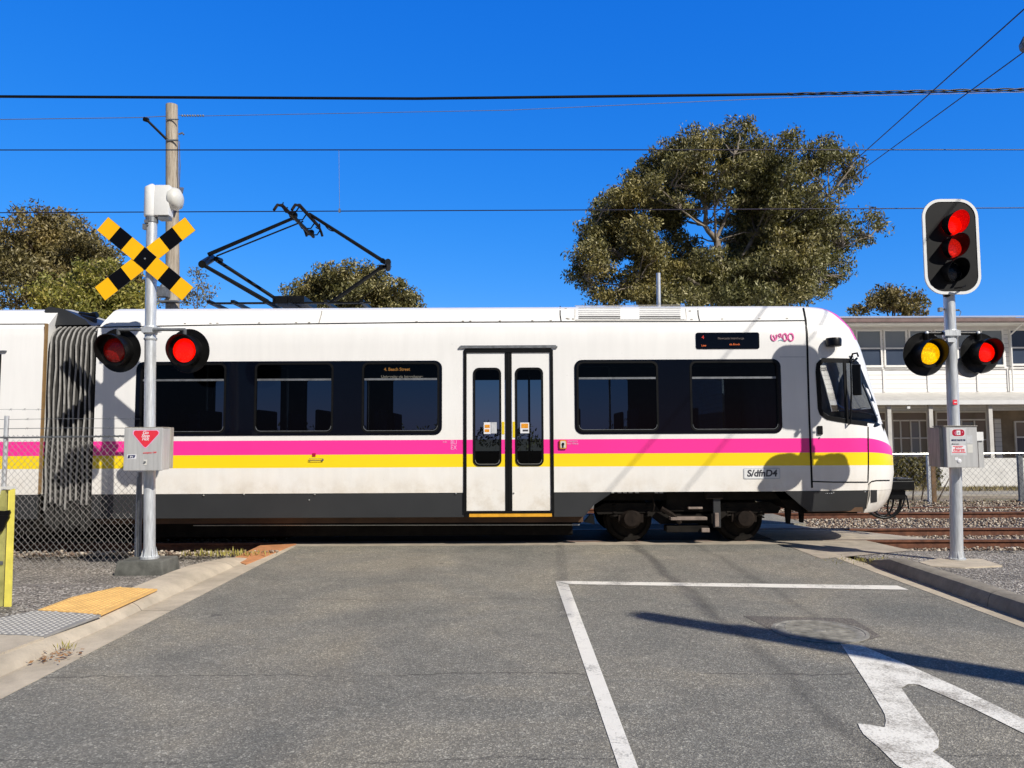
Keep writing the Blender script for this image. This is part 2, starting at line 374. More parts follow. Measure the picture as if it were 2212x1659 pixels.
def m_gravel(name, a, b, sc=28.):
    s = NT(name); co = s.coord(); v = s.n("TexVoronoi", _Scale=sc); s.inp(v, "Vector", co)
    sp = s.n("SeparateColor"); s.inp(sp, "0", v.outputs['Color'])
    c = s.mix(sp.outputs[0], a, b); c = s.mix(1., c, s.ramp(v.outputs['Distance'], [(0, 1.1), (.7, .3)]), 'MULTIPLY')
    c = s.mix(1., c, s.ramp(s.noise(.9, 4, .6, co), [(.3, .75), (.7, 1.2)]), 'MULTIPLY')
    s.bsdf(c, .9, 0, v.outputs['Distance'], .9, .03); return s.m
M_['ballastbed'] = m_gravel("ballast_bed", (.1, .07, .055), (.3, .25, .21))
def m_ground():
    s = NT("dry_ground"); co = s.coord(); x = s.n("SeparateXYZ"); s.inp(x, "0", co)
    f = s.noise(1.4, 8, .65, co); dirt = s.ramp(f, [(.3, (.2, .16, .12)), (.55, (.32, .26, .19)), (.75, (.42, .36, .26))])
    g = s.ramp(s.noise(.6, 6, .6, co), [(.45, 0.), (.62, 1.)]); c = s.mix(s.math('MULTIPLY', g, .55), dirt, (.17, .16, .06))
    s.bsdf(c, .95, 0, s.noise(18, 6, .7, co), .6, .03); return s.m
M_['ground'] = m_ground()
def m_paint():
    s = NT("worn_road_paint"); co = s.coord()
    f = s.math('ADD', s.math('MULTIPLY', s.noise(2.2, 6, .7, co), .65), s.math('MULTIPLY', s.noise(60, 3, .7, co), .4))
    wear = s.ramp(f, [(.54, 0.), (.68, 1.)]); wh = s.mix(s.noise(9, 4, .6, co), (.8, .76, .66), (.97, .93, .83))
    c = s.mix(s.math('MULTIPLY', wear, .8), wh, (.16, .15, .135)); s.bsdf(c, .7, 0, s.noise(95, 3, .6, co), .4, .005); return s.m
M_['paint'] = m_paint()
def m_paint2():
    s = NT("thin_worn_arrow_paint"); co = s.coord()
    f = s.math('ADD', s.math('MULTIPLY', s.noise(3.4, 6, .7, co), .6), s.math('MULTIPLY', s.noise(75, 3, .75, co), .5))
    wear = s.ramp(f, [(.5, 0.), (.66, 1.)]); c = s.mix(s.math('MULTIPLY', wear, .85), (.93, .89, .78), (.24, .21, .165))
    s.bsdf(c, .75, 0, s.noise(95, 3, .6, co), .4, .005); return s.m
M_['paint2'] = m_paint2()
def m_tactile(name, col, jt):
    s = NT(name); co = s.coord(); mp = s.n("Mapping"); s.inp(mp, "Vector", co); mp.inputs['Scale'].default_value = (1, 1, 1)
    c = s.mix(1., col, s.ramp(s.noise(7, 5, .6, co), [(.3, .82), (.7, 1.1)]), 'MULTIPLY'); s.bsdf(c, .75, 0, s.noise(70, 3), .2, .01); return s.m
M_['tact_or'] = m_tactile("orange_tactile", (.86, .52, .17), 0)
M_['tact_gr'] = m_tactile("grey_tactile", (.3, .29, .27), 0)
M_['tact_dome'] = pm("pale_tactile_dome", (.47, .45, .41), .8, 0, .1, 20)
M_['redbrick'] = pm("orange_brick_paving", (.55, .24, .1), .85, 0, .25, 7, .4, 40)

# ================================================================== SETTING: ground, road, kerbs
def struct(mb, name, mat, **k): return tag(mb.build(name, mat, **k), kind='structure')
BIG = 1500
prof = [(-300, -.25), (9.9, -.25), (10.9, -.25), (17.2, -.18), (17.8, -.03), (BIG, -.03)]
mb = MB(); vs = []; fs = []
for y, z in prof: vs += [(-BIG, y, z), (BIG, y, z)]
for i in range(len(prof)-1): fs.append((2*i, 2*i+1, 2*i+3, 2*i+2))
mb.add(vs, fs); struct(mb, "ground", M_['ground'])

def lin(a, b):
    return lambda y: a.x+(b.x-a.x)*(y-a.y)/(b.y-a.y)
xL = lin(G(0, 1511), G(647, 1176)); xLi = lin(G(0, 1465), G(531, 1213))          # left asphalt edge, kerb toe
xR = lin(G(1766, 1191), G(2212, 1357)); xRi = lin(G(1891, 1224), G(2212, 1340))  # right asphalt edge, kerb toe
YE = G(1100, 1178).y                                                           # far edge of the asphalt
mb = MB(); mb.poly([(xL(-20), -20, 0), (xR(-20), -20, 0), (xR(YE-1), YE-1, 0), (xR(YE-1)+.05, YE, 0), (xL(YE), YE, 0)], .15)
struct(mb, "road", M_['asphalt'])
mb = MB(); mb.poly([(xL(YE)-.3, 13.6, -.002), (5.2, 13.6, -.002), (5.2, 15.3, -.002), (xL(YE)-.3, 15.3, -.002)], .15)
mb.poly([(xL(YE)-.3, 17.1, -.002), (4.6, 17.1, -.002), (3.2, 60, -.002), (-3.2, 60, -.002)], .15)
struct(mb, "far_road", M_['asphalt'])
# concrete crossing apron and panels
mb = MB(); X1 = G(1975, 1152).x
mb.poly([(xL(YE)-.1, YE+.004, .002), (4.3, YE+.004, .002), (4.3, 11.33, -.004), (xL(YE)-.3, 11.33, -.004)], .15)
mb.add([(3.85, 9.6, .004), (5.3, 10.25, .006), (5.2, 11.33, .0), (3.85, 11.33, .004), (5.95, 10.9, -.125), (5.75, 11.33, -.125)], [(0, 1, 2, 3), (1, 4, 5, 2)])
mb.poly([(3.9, 11.46, -.006), (5.4, 11.46, -.006), (5.4, 12.74, -.006), (3.9, 12.74, -.006)], .15)
mb.add([(5.401, 11.46, -.006), (7.2, 11.46, -.125), (7.0, 12.2, -.135), (6.4, 12.74, -.12), (5.401, 12.74, -.006)], [(0, 1, 2, 3, 4)])
mb.add([(3.9, 12.9, -.006), (5.0, 12.9, -.006), (6.0, 12.9, -.12), (5.8, 13.6, -.13), (4.8, 13.6, -.006), (3.9, 13.6, -.006)], [(0, 1, 4, 5), (1, 2, 3, 4)])
struct(mb, "crossing_panels", M_['concrete'])
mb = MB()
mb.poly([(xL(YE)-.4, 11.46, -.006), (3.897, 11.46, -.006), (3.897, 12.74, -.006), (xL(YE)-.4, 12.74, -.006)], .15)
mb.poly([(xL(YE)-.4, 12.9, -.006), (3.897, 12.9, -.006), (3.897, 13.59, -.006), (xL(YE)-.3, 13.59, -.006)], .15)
struct(mb, "track_infill", pm("shade_black_infill", (.018, .016, .014), .85, 0, .4, 5, .3, 30, spec=.2))  # near-black colour paints in the deep shade beneath the tram
# gutters
def strip(name, xa, xb, y0, y1, z, mat, n=24, th=.1):
    mb = MB(); ys = [y0+(y1-y0)*i/n for i in range(n+1)]
    mb.poly([(xa(y), y, z) for y in ys]+[(xb(y), y, z) for y in reversed(ys)], th); return struct(mb, name, mat)
YK1 = G(531, 1213).y
mb = MB()
mb.poly([(xL(-20)-.002, -20, .004), (xLi(-20), -20, .004), (xLi(YK1), YK1, .004), (xL(YE)-.25, YE, .004), (xL(YE)-.002, YE, .004)], .1)
mb.poly([(xR(-20)+.002, -20, .004), (xRi(-20), -20, .004), (xRi(9.2), 9.2, .004), (xR(YE-1)+.1, YE-.75, .004), (xR(YE-1)+.002, YE-1, .004)], .1)
struct(mb, "gutter", M_['kerb'])
def kerb(name, xi, sgn, y0, y1, prof, mat, taper):
    mb = MB(); n = 60; vs = []; m = len(prof)
    for i in range(n+1):
        y = y0+(y1-y0)*i/n; t = min(1, max(.12, (y1-y)/taper)); t = t**.6
        jj = .004*math.sin(y*7.3)+.003*math.sin(y*19)
        for (dx, z) in prof: vs.append((xi(y)+sgn*(dx*(.75+.25*t))+jj, y, z*t if z > .005 else z))
    fs = [(i*m+k, i*m+k+1, (i+1)*m+k+1, (i+1)*m+k) for i in range(n) for k in range(m-1)]
    fs += [tuple(range(n*m, n*m+m))]
    mb.add(vs, fs); return struct(mb, name, mat, smooth=35)
kerb("kerb", xLi, -1, -20, YK1+.15, [(0, -.05), (0, .008), (.03, .045), (.1, .085), (.2, .1), (.36, .102), (.37, -.2)], M_['kerb'], 1.1)
kerb("kerb", xRi, 1, -20, G(1900, 1217).y, [(0, -.05), (.0, .008), (.015, .08), (.04, .125), (.09, .142), (.2, .142), (.22, .13), (.225, -.05)], M_['kerb_old'], .35)
# verges
ZV = .03
def verge(name, pts_in, xout, mat):
    mb = MB(); mb.poly(pts_in, .1); return struct(mb, name, mat)
xlo = lambda y: xLi(y)-.33
mb = MB()
ys = [4.6, 7, 8.8, 9.9]
row = [(-20, .088), (4.6, .088), (7.7, .075), (8.5, -.055), (9.3, -.09), (9.9, -.1), (10.4, -.1), (10.95, -.13)]
vs = []
for y, z in row: vs += [(-30, y, z), (xlo(min(y, 9.9)) if y < 10 else xLi(9.9)-.3, y, z)]
mb.add(vs, [(2*i, 2*i+1, 2*i+3, 2*i+2) for i in range(len(row)-1)])
struct(mb, "gravel_verge", M_['seal'])
xro = lambda y: xRi(y)+.2
mb = MB()
mb.poly([(xro(y), y, ZV) for y in (-20, 0, 6, 9.0)]+[(xR(9.6)+.25, 9.7, .02), (5.3, 10.25, .0), (9, 10.25, ZV-.03), (40, 10.25, ZV-.03), (40, -20, ZV)], .1)
struct(mb, "bitumen_verge", M_['seal'])
mb = MB(); mb.poly([(5.3, 10.252, -.004), (5.9, 10.9, -.13), (40, 10.9, -.13), (40, 10.252, ZV-.034), (9, 10.252, ZV-.034)], .08)
mb.poly([(-40, 10.952, -.13), (-3.0, 10.952, -.13), (-3.0, 17.3, -.13), (-40, 17.3, -.13)], .04)
mb.poly([(5.2, 10.902, -.13), (40, 10.902, -.13), (40, 17.3, -.13), (4.7, 17.3, -.13)], .04)
struct(mb, "ballast_bed", M_['ballastbed'])
# concrete footpath, tactile mats, brick apron (left)
zf = .102
mb = MB(); mb.poly([G(0, 1371, zf), G(95, 1376, zf)+Vector((0, 0, 0)), G(0, 1411, zf), G(-600, 1680, zf), G(-900, 1680, zf), G(-700, 1371, zf)], .06)
struct(mb, "footpath", M_['kerb'])
def mat_sheet(name, cols, dome, px, label, pitch=.05, dh=.006):
    pts = [G(a, b, zf+.002) for a, b in px]; mb = MB(); mb.cur = 0; mb.poly(pts, .016)
    xs = [p.x for p in pts]; yy = [p.y for p in pts]; mb.cur = 1
    d = (G(95, 1375, zf)-G(340, 1271, zf)).normalized(); e = Vector((-d.y, d.x, 0)); o = pts[0]
    def inside(p):
        c = False; j = len(pts)-1
        for i in range(len(pts)):
            a, b = pts[i], pts[j]
            if (a.y > p.y) != (b.y > p.y) and p.x < (b.x-a.x)*(p.y-a.y)/(b.y-a.y)+a.x: c = not c
            j = i
        return c
    for i in range(-70, 70):
        for j in range(-70, 70):
            p = o+d*(i*pitch)+e*(j*pitch)
            if inside(p) and inside(p+Vector((.02, 0, 0))) and inside(p-Vector((.02, 0, 0))):
                r = pitch*.33; vs = [p+Vector((r*math.cos(k*math.pi/3), r*math.sin(k*math.pi/3), 0)) for k in range(6)]
                vt = [p+Vector((r*.6*math.cos(k*math.pi/3), r*.6*math.sin(k*math.pi/3), dh)) for k in range(6)]
                mb.add(vs+vt, [(k, (k+1) % 6, (k+1) % 6+6, k+6) for k in range(6)]+[tuple(range(6, 12))])
    o2 = mb.build(name, cols, smooth=50); return tag(o2, label, "tactile paving")
mat_sheet("tactile_paving", [M_['tact_or'], M_['tact_or']], 0, [(82, 1317), (157, 1289), (252, 1268), (340, 1272), (219, 1326)], "orange dimpled tactile mat on the verge beside the left kerb")
mat_sheet("tactile_paving", [M_['tact_gr'], M_['tact_dome']], 0, [(-300, 1420), (0, 1334), (81, 1318.5), (218, 1328), (95, 1374), (0, 1369.5), (-300, 1369)], "grey tactile mat with pale studs between footpath and orange mat")
mb = MB(); mb.poly([G(500, 1207, .02), G(562, 1178, .02), G(640, 1174.5, .012), G(531, 1219, .012)], .08)
struct(mb, "brick_apron", M_['redbrick'])
mb = MB(); mb.poly([G(1985, 1214, ZV+.006), G(2025, 1206, ZV+.006), G(2120, 1207, ZV+.006), G(2165, 1221, ZV+.006), G(2085, 1226, ZV+.006), G(2010, 1222, ZV+.006)], .05)
struct(mb, "concrete_pad", M_['kerb'])

# ---- rails and sleepers
def make_rail(y, label, dz=0.):
    mb = MB(); pr = [(-.036, 0), (.036, 0), (.036, -.035), (.01, -.05), (.01, -.13), (.07, -.145), (.07, -.16), (-.07, -.16), (-.07, -.145), (-.01, -.13), (-.01, -.05), (-.036, -.035)]
    n = 40; vs = []; m = len(pr)
    for i in range(n+1):
        x = -30+60*i/n
        for a, b in pr: vs.append((x, y+a, b+dz+.002*math.sin(x*1.7+y)))
    fs = [(i*m+k, i*m+(k+1) % m, (i+1)*m+(k+1) % m, (i+1)*m+k) for i in range(n) for k in range(m)]
    mb.add(vs, fs); o = mb.build("rail", M_['rail'], org=(0, y, dz)); tag(o, label, "rail", "rails of the two tracks")
YR = (11.39, 12.82, 15.49, 16.93)
make_rail(YR[0], "nearest rusty rail, running under the near wheels of the tram")
make_rail(YR[1], "second rusty rail from the road, under the far wheels of the tram")
make_rail(YR[2], "third rail from the road, nearer rail of the empty track")
make_rail(YR[3], "farthest rail, half buried in ballast by the back fence", -.03)
sp = MB(); sp.box((0, 0, -.2), (.24, 2.5, .13)); s0 = sp.build("sleeper", M_['slattimber'], org=(0, 0, -.2), bevel=.01)
first = True
def put_sleeper(x, y, lab):
    global first
    o = s0 if first else s0.copy()
    if not first: C.objects.link(o)
    first = False; o.location = (x, y, -.203+random.uniform(-.006, .006)); o.rotation_euler = (0, 0, random.uniform(-.03, .03)); WL[o.name] = Vector(o.location)
    tag(o, lab, "sleeper", "sleepers of the tracks")
for k in range(9): put_sleeper(6.2+k*.62, 12.1, "brown timber sleeper bedded in ballast under the tram's track, right of the crossing")
for k in range(10): put_sleeper(5.6+k*.62, 16.2, "brown timber sleeper bedded in ballast under the empty track")
for k in range(8): put_sleeper(-4.6-k*.62, 12.1, "brown timber sleeper under the tram's track behind the left fence")

# ---- ballast stones (one uncountable mass)
def stones(name, N, region, size, mat):
    pts = []
    while len(pts) < N:
        p = region()
        if p is not None: pts.append(p)
    c = np.array(pts); n = len(c); base = np.array([(x, y, z) for x in (-1, 1) for y in (-1, 1) for z in (-1, 1)], float)*.6
    v = base[None]+rng.uniform(-.35, .35, (n, 8, 3)); s = rng.uniform(size[0], size[1], (n, 1, 1)); v = v*s*np.array([1, 1, .75])
    a = rng.uniform(0, 6.28, n); ca, sa = np.cos(a), np.sin(a); x = v[..., 0]*ca[:, None]-v[..., 1]*sa[:, None]; y = v[..., 0]*sa[:, None]+v[..., 1]*ca[:, None]
    v = np.stack([x, y, v[..., 2]], -1)+c[:, None]
    q = np.array([(0, 1, 3, 2), (4, 6, 7, 5), (0, 4, 5, 1), (2, 3, 7, 6), (0, 2, 6, 4), (1, 5, 7, 3)])
    f = (q[None]+np.arange(n)[:, None, None]*8).reshape(-1, 4)
    me = bpy.data.meshes.new(name); me.vertices.add(n*8); me.vertices.foreach_set("co", v.reshape(-1).astype(np.float32))
    me.loops.add(f.size); me.loops.foreach_set("vertex_index", f.reshape(-1)); me.polygons.add(len(f)); me.polygons.foreach_set("loop_start", np.arange(len(f))*4)
    me.update(calc_edges=True); me.materials.append(mat); o = bpy.data.objects.new(name, me); C.objects.link(o); WL[o.name] = Vector((0, 0, 0)); return o
def m_stone(name, cols):
    s = NT(name); g = s.n("NewGeometry"); c = s.ramp(g.outputs['Random Per Island'], cols); c = s.mix(1., c, s.ramp(s.noise(40, 4), [(.3, .75), (.7, 1.2)]), 'MULTIPLY')
    s.bsdf(c, .85); return s.m
M_['stone'] = m_stone("ballast_stone", [(0, (.14, .085, .06)), (.35, (.3, .22, .16)), (.7, (.47, .39, .3)), (1, (.7, .62, .5))])
def reg():
    side = random.random()
    if side < .68: x = random.uniform(4.9, 12.5); y = random.uniform(10.0, 17.6)
    else: x = random.uniform(-8, -3.1); y = random.uniform(10.2, 14)
    if x > 0 and y < 13.4 and x < 5.4+abs(y-11.6)*.3+random.random()*.5: return None
    if any(abs(y-r) < .06 for r in YR[:3]): return None
    z = -.12 if 10.9 < y < 17 else (-.12+.16*min(1, (10.9-y)/.7) if y <= 10.9 else -.1+.1*min(1, (y-17)/.6))
    if 10.9 < y < 17 and any(abs(y-r) < .2 for r in YR[:3]): z -= .02
    if y > 16.3: z += .05
    if y < 10.5 and random.random() < .6: return None
    return (x, y, z+random.uniform(-.01, .02))
o = stones("ballast", 21000, reg, (.014, .031), M_['stone']); tag(o, "grey and rust-brown crushed stone ballast around the rails", "ballast", kind='stuff')

# ---- road markings
def marking(name, pts, label, mat=None, z=.004):
    mb = MB(); mb.sheet([Vector((p.x, p.y, z)) for p in pts]); o = mb.build(name, mat or M_['paint'], org=(pts[0].x, pts[0].y, 0)); return tag(o, label, "road marking")
marking("stop_line", [G(1200, 1255.6), G(1938, 1265.6), G(1963, 1274.7), G(1229, 1262.5)], "white stop line painted across the right lane before the crossing")
a, b = G(1200, 1256.4), G(1336.5, 1659); c, d = G(1228.5, 1263.2), G(1378.7, 1659)
b2 = a+(b-a)*1.6; d2 = c+(d-c)*1.6
marking("lane_line", [a, c+Vector((-.004, 0, 0)), d2, b2], "long white lane line running from the stop line toward the viewer", z=.0042)
U = lambda zx, zy: G(1152+zx*.4792, 1132.9+zy*.4792)
ar = [(1387, 541), (1480, 548), (1700, 640), (1960, 757), (2212, 880), (2420, 985), (2420, 1055), (2212, 945), (1980, 830), (1740, 725), (1690, 722), (1660, 740), (1700, 800), (1760, 880), (1815, 945), (1829, 975), (1826, 1010), (1800, 1028), (1850, 1062), (1930, 1120), (1820, 1180), (1640, 1090), (1560, 1010), (1490, 950), (1474, 925), (1463, 900), (1520, 907), (1583, 918), (1590, 890), (1585, 860), (1575, 840), (1500, 715)]
marking("lane_arrow", [U(x, y) for x, y in ar], "worn white turn arrow with two branches painted on the right lane", M_['paint2'])
# manhole
mc = U(1290, 482); mb = MB(); mb.lathe((mc.x, mc.y, -.02), (0, 0, 1), [(0, .36), (.026, .36), (.028, .33), (.024, .325), (.026, .31), (.026, .05), (.03, .04)], 40)
for k in range(-5, 6): mb.box((mc.x, mc.y+k*.055, .0085), (.5*math.sqrt(max(.05, 1-(k/6)**2)), .012, .004))
o = mb.build("manhole_cover", pm("worn_manhole_concrete", (.25, .235, .2), .8, 0, .5, 9, .4, 40), org=(mc.x, mc.y, 0)); tag(o, "round manhole cover set in the right lane above the arrow", "manhole cover")
mb = MB(); mb.sheet([Vector((U(*q).x, U(*q).y, .0025)) for q in [(945, 412), (1440, 425), (1570, 505), (1480, 530), (1130, 505)]])
struct(mb, "asphalt_patch", m_asphalt("dark_asphalt_patch", (.16, .145, .125), False))
# leaf litter and weeds
def litter(name, cx, cy, z, n, sp, mat, label, up=0., L=.05):
    mb = MB()
    for i in range(n):
        p = Vector((cx+random.gauss(0, sp[0]), cy+random.gauss(0, sp[1]), z+random.uniform(.003, .02))); a = random.uniform(0, 6.28); l = random.uniform(.5, 1)*L
        d = Vector((math.cos(a), math.sin(a), random.uniform(-.1, .6)+up*random.uniform(.5, 3))).normalized()*l; sd = Vector((-math.sin(a), math.cos(a), random.uniform(-.5, .5)))*l*(.22 if not up else .07)
        mb.add([p, p+d*.5+sd, p+d, p+d*.5-sd], [(0, 1, 2, 3)])
    o = mb.build(name, mat, org=(cx, cy, z), fixn=False); return tag(o, label, name.replace("_", " "), kind='stuff')
g = G(118, 1417, .02); litter("leaf_litter", g.x, g.y, .01, 60, (.09, .09), M_['deadleaf'], "brown dead leaves caught in the left gutter", L=.05)
g = G(140, 1403, .02); litter("gutter_weed", g.x, g.y, .01, 16, (.04, .03), M_['weed'], "small dry weed in the left gutter", 1., .08)
g = G(1880, 1213, .02); litter("kerb_weed", g.x, g.y, .01, 260, (.2, .13), M_['weed'], "yellow weeds at the end of the right kerb", .7, .06)
g = G(480, 1200, .02); litter("track_weed", g.x, g.y, 0, 160, (.3, .06), M_['weed'], "dry weeds at the track edge beside the left kerb end", 1., .12)

# ================================================================== house behind the far fence
def m_boards():
    s = NT("white_weatherboard"); x = s.n("SeparateXYZ"); s.inp(x, "0", s.coord()); fz = s.math('FRACT', s.math('DIVIDE', x.outputs[2], .15))
    ln = s.ramp(fz, [(0, .45), (.09, .62), (.12, 1.), (1, .98)]); c = s.mix(1., (.93, .905, .86), ln, 'MULTIPLY')
    c = s.mix(1., c, s.ramp(s.noise(2, 5, .6), [(.3, .93), (.7, 1.02)]), 'MULTIPLY'); s.bsdf(c, .6); return s.m
M_['boards'] = m_boards()
M_['hwhite'] = pm("house_white_trim", (.88, .86, .81), .5, 0, .08, 3)
M_['hgrey'] = pm("weathered_roof_sheet", (.58, .56, .52), .6, .1, .14, 3, .1, 20)
M_['hroof'] = pm("pale_metal_roof", (.62, .63, .63), .45, .2, .06, 3)
M_['mauve'] = pm("faded_gutter_brown", (.2, .13, .12), .6, 0, .2, 5)
M_['block'] = pm("white_painted_block", (.7, .69, .66), .7, 0, .12, 4, .6, 8)
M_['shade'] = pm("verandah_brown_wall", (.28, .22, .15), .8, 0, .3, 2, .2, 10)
YH = 25.4
def hx(px): return P(px, 850, YH).x
def hz(py, Y=YH): return P(2050, py, Y).z
ZG = -.02
house = thing("house", (hx(1950), YH+3, ZG), "long two-storey white weatherboard house behind the tracks at the right", "house")
x0, x1 = hx(1560), hx(2330)
zt, zb = hz(700), hz(868)
mb = MB(); mb.bb(x0, x1, YH, YH+6, zb-.3, zt); mb.build("wall", M_['boards'], house)
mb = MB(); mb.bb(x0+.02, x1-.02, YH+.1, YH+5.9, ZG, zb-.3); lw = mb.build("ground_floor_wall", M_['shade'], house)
mb = MB(); mb.bb(x0-.5, x1+.5, YH-.75, YH+6.6, hz(698, YH-.75), hz(687, YH-.75)); mb.build("fascia", M_['hwhite'], house)
mb = MB(); mb.bb(x0-.52, x1+.52, YH-.87, YH-.752, hz(695, YH-.8), hz(687.5, YH-.8)); mb.build("gutter_board", M_['mauve'], house)
mb = MB(); zz = hz(687, YH-.75)+.003; mb.add([(x0-.5, YH-.86, zz), (x1+.5, YH-.86, zz), (x1+.5, YH+3.5, zz+.75), (x0-.5, YH+3.5, zz+.75), (x0-.5, YH+7, zz), (x1+.5, YH+7, zz)], [(0, 1, 2, 3), (3, 2, 5, 4)])
mb.build("roof", M_['hroof'], house, fixn=False)
def hwin(pxa, pxb, pya, pyb, mid=752, name="window", glass_t='hblind', glass_b='hglass', fr='hwhite', y=YH):
    a, b = hx(pxa), hx(pxb); zt_, zb_, zm = hz(pya), hz(pyb), hz(mid); mb = MB(); t = .05
    mb.bb(a, b, y-.06, y-.002, zt_-t, zt_); mb.bb(a, b, y-.09, y-.002, zb_-.02, zb_+t); mb.bb(a, a+t, y-.06, y-.002, zb_+t, zt_-t); mb.bb(b-t, b, y-.06, y-.002, zb_+t, zt_-t)
    mb.bb(a+t, b-t, y-.05, y-.002, zm-.025, zm+.025)
    w_ = mb.build(name, M_[fr], house)
    m2 = MB(); m2.bb(a+t, b-t, y-.02, y-.003, zb_+t, zm-.025); m2.build("pane", M_[glass_b], w_)
    m2 = MB(); m2.bb(a+t, b-t, y-.022, y-.003, zm+.025, zt_-t); m2.build("pane", M_[glass_t], w_)
edges = [1640, 1692, 1744, 1796, 1850, 1910, 1964.5, 2020, 2068, 2120, 2174]
for a, b in zip(edges, edges[1:]): hwin(a+2, b-2, 712, 792)
for a, b in ((2184, 2240), (2242, 2300)): hwin(a, b, 712, 790, glass_t='hglass')
mb = MB()
for px in (1700, 1808, 1910, 2006, 2113, 2179): mb.bb(hx(px)-.035, hx(px)+.035, YH-.03, YH-.002, hz(846), hz(796))
mb.bb(x0, x1, YH-.045, YH-.003, hz(797), hz(793.5))
mb.build("batten", M_['hwhite'], house)
mb = MB(); mb.tube([(hx(2185), YH-.1, hz(846)), (hx(2185), YH-.1, hz(725)), (hx(2196), YH-.6, hz(700))], .03); mb.build("downpipe", M_['hwhite'], house)
YV = YH-1.9
vz0, vz1 = P(2050, 866, YV).z, hz(847)
mb = MB(); mb.add([(x0, YV, vz0), (x1, YV, vz0), (x1, YH-.003, vz1), (x0, YH-.003, vz1), (x0, YV, vz0-.04), (x1, YV, vz0-.04), (x1, YH-.003, vz1-.04), (x0, YH-.003, vz1-.04)], [(0, 1, 2, 3), (7, 6, 5, 4), (0, 4, 5, 1), (1, 5, 6, 2), (3, 7, 4, 0)])
mb.build("verandah_roof", M_['hgrey'], house)
mb = MB(); mb.bb(x0, x1, YV-.05, YV-.003, P(2050, 874, YV).z, vz0+.02); mb.build("verandah_fascia", M_['white'], house)
mb = MB(); mb.bb(x0, x1, YV+.5, YV+.65, P(2050, 886, YV).z, P(2050, 879, YV).z); mb.build("beam", M_['cream'], house)
for px in (1712, 1816, 1922, 2012, 2141, 2260):
    mb = MB(); xx = P(px, 930, YV+.1).x; mb.bb(xx-.06, xx+.06, YV+.08, YV+.2, ZG, P(2050, 874, YV).z-.003); mb.build("post", M_['hgrey'], house)
zlw = P(2050, 990, YV-.02).z
mb = MB(); mb.bb(P(2026, 1000, YV).x, x1, YV-.1, YV+.06, ZG, zlw); mb.build("low_wall", M_['block'], house)
# ground-floor glazing in the shade
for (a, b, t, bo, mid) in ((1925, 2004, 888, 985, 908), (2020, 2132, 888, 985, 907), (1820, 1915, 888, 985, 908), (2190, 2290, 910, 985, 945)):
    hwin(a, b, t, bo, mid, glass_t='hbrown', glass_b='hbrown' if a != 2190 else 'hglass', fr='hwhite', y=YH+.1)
for px in (1944, 1966, 1985, 2048, 2076, 2104, 1850, 1880, 2222, 2256):
    mb = MB(); mb.bb(hx(px)-.02, hx(px)+.02, YH+.04, YH+.078, hz(985)+.05, hz(909)); mb.build("glazing_bar", M_['hwhite'], house)
for a_, b_, zz1 in ((1925, 2004, 946), (2020, 2132, 950)): mb = MB(); mb.bb(hx(a_)+.05, hx(b_)-.05, YH+.035, YH+.079, hz(zz1)-.02, hz(zz1)+.02); mb.build("glazing_bar", M_['hwhite'], house)
for a_, b_ in ((1966, 1985), (2076, 2104)):
    mb = MB(); mb.bb(hx(a_)+.02, hx(b_)-.02, YH+.07, YH+.079, hz(984), hz(912)); mb.build("blind", M_['hblind'], house)
mb = MB(); mb.bb(hx(2146), hx(2160), YH+.02, YH+.098, ZG, hz(905)); mb.build("shutter", M_['boards'], house)
mb = MB(); mb.box((P(1962, 879, YV-.08).x, YV-.08, P(1962, 879, YV-.08).z-.02), (.09, .06, .07)); mb.build("lamp", M_['white'], house)
# pavement strip behind the far fence
mb = MB(); mb.poly([(4, 19.9, .012), (40, 19.9, .012), (40, 21.1, .012), (4, 21.1, .012)], .05); struct(mb, "path", pm("pale_path_concrete", (.36, .33, .28), .9, 0, .2, 3, .3, 30))
def m_grass():
    s = NT("dry_grass_blade"); g = s.n("NewGeometry"); c = s.ramp(g.outputs['Random Per Island'], [(0, (.1, .09, .03)), (.5, (.25, .2, .08)), (1, (.4, .33, .16))]); s.bsdf(c, .8); return s.m
M_['grass'] = m_grass()
mb = MB()
for i in range(9000):
    x = random.uniform(5, 22); y = random.choice((random.gauss(22.6, .6), random.gauss(22.6, .6), random.gauss(17.9, .25)))
    if y > 23.4 or (random.random() < .5 and y < 19): continue
    h = random.uniform(.03, .12)*(1 if y > 20 else .6); a = random.uniform(0, 6.28); dx = math.cos(a)*.012; dy = math.sin(a)*.012
    mb.add([(x-dx, y-dy, -.03), (x+dx, y+dy, -.03), (x+random.gauss(0, .03), y+random.gauss(0, .03), -.03+h)], [(0, 1, 2)])
tag(mb.build("dry_grass", M_['grass'], fixn=False), "dry straw-coloured grass in front of the house and along the far fence", "grass", kind='stuff')

# ================================================================== chain-link fences
def chain(mb, xa, xb, z0, z1, y, pitch, r, jit=.0, n=3):
    k = 0; x = xa
    while x <= xb:
        pts = []; z = z0; j = 0
        while z <= z1+1e-6:
            sx = (pitch/2 if (j+k) % 2 == 0 else -pitch/2)*1.0
            pts.append((x+sx*.51+random.gauss(0, jit), y+(.5 if (j+k) % 2 else -.5)*r*2, z+random.gauss(0, jit))); z += pitch*.54; j += 1
        mb.tube(pts, r, n, cap=False); x += pitch*.5; k += 1
YF = 9.62
xa, xb = P(-330, 1050, YF).x, P(298, 1050, YF).x; zt = P(150, 943, YF).z
fence = thing("chain_link_fence", (P(5, 1050, YF).x, YF, ZV), "galvanised chain-link fence with barbed wire strands at the left, in front of the bellows", "fence")
mb = MB(); chain(mb, xa, xb, -.07, zt, YF, .08, .0026, .003, 4); mb.build("mesh", pm("fence_wire", (.42, .4, .37), .5, .4, .2, 10), fence)
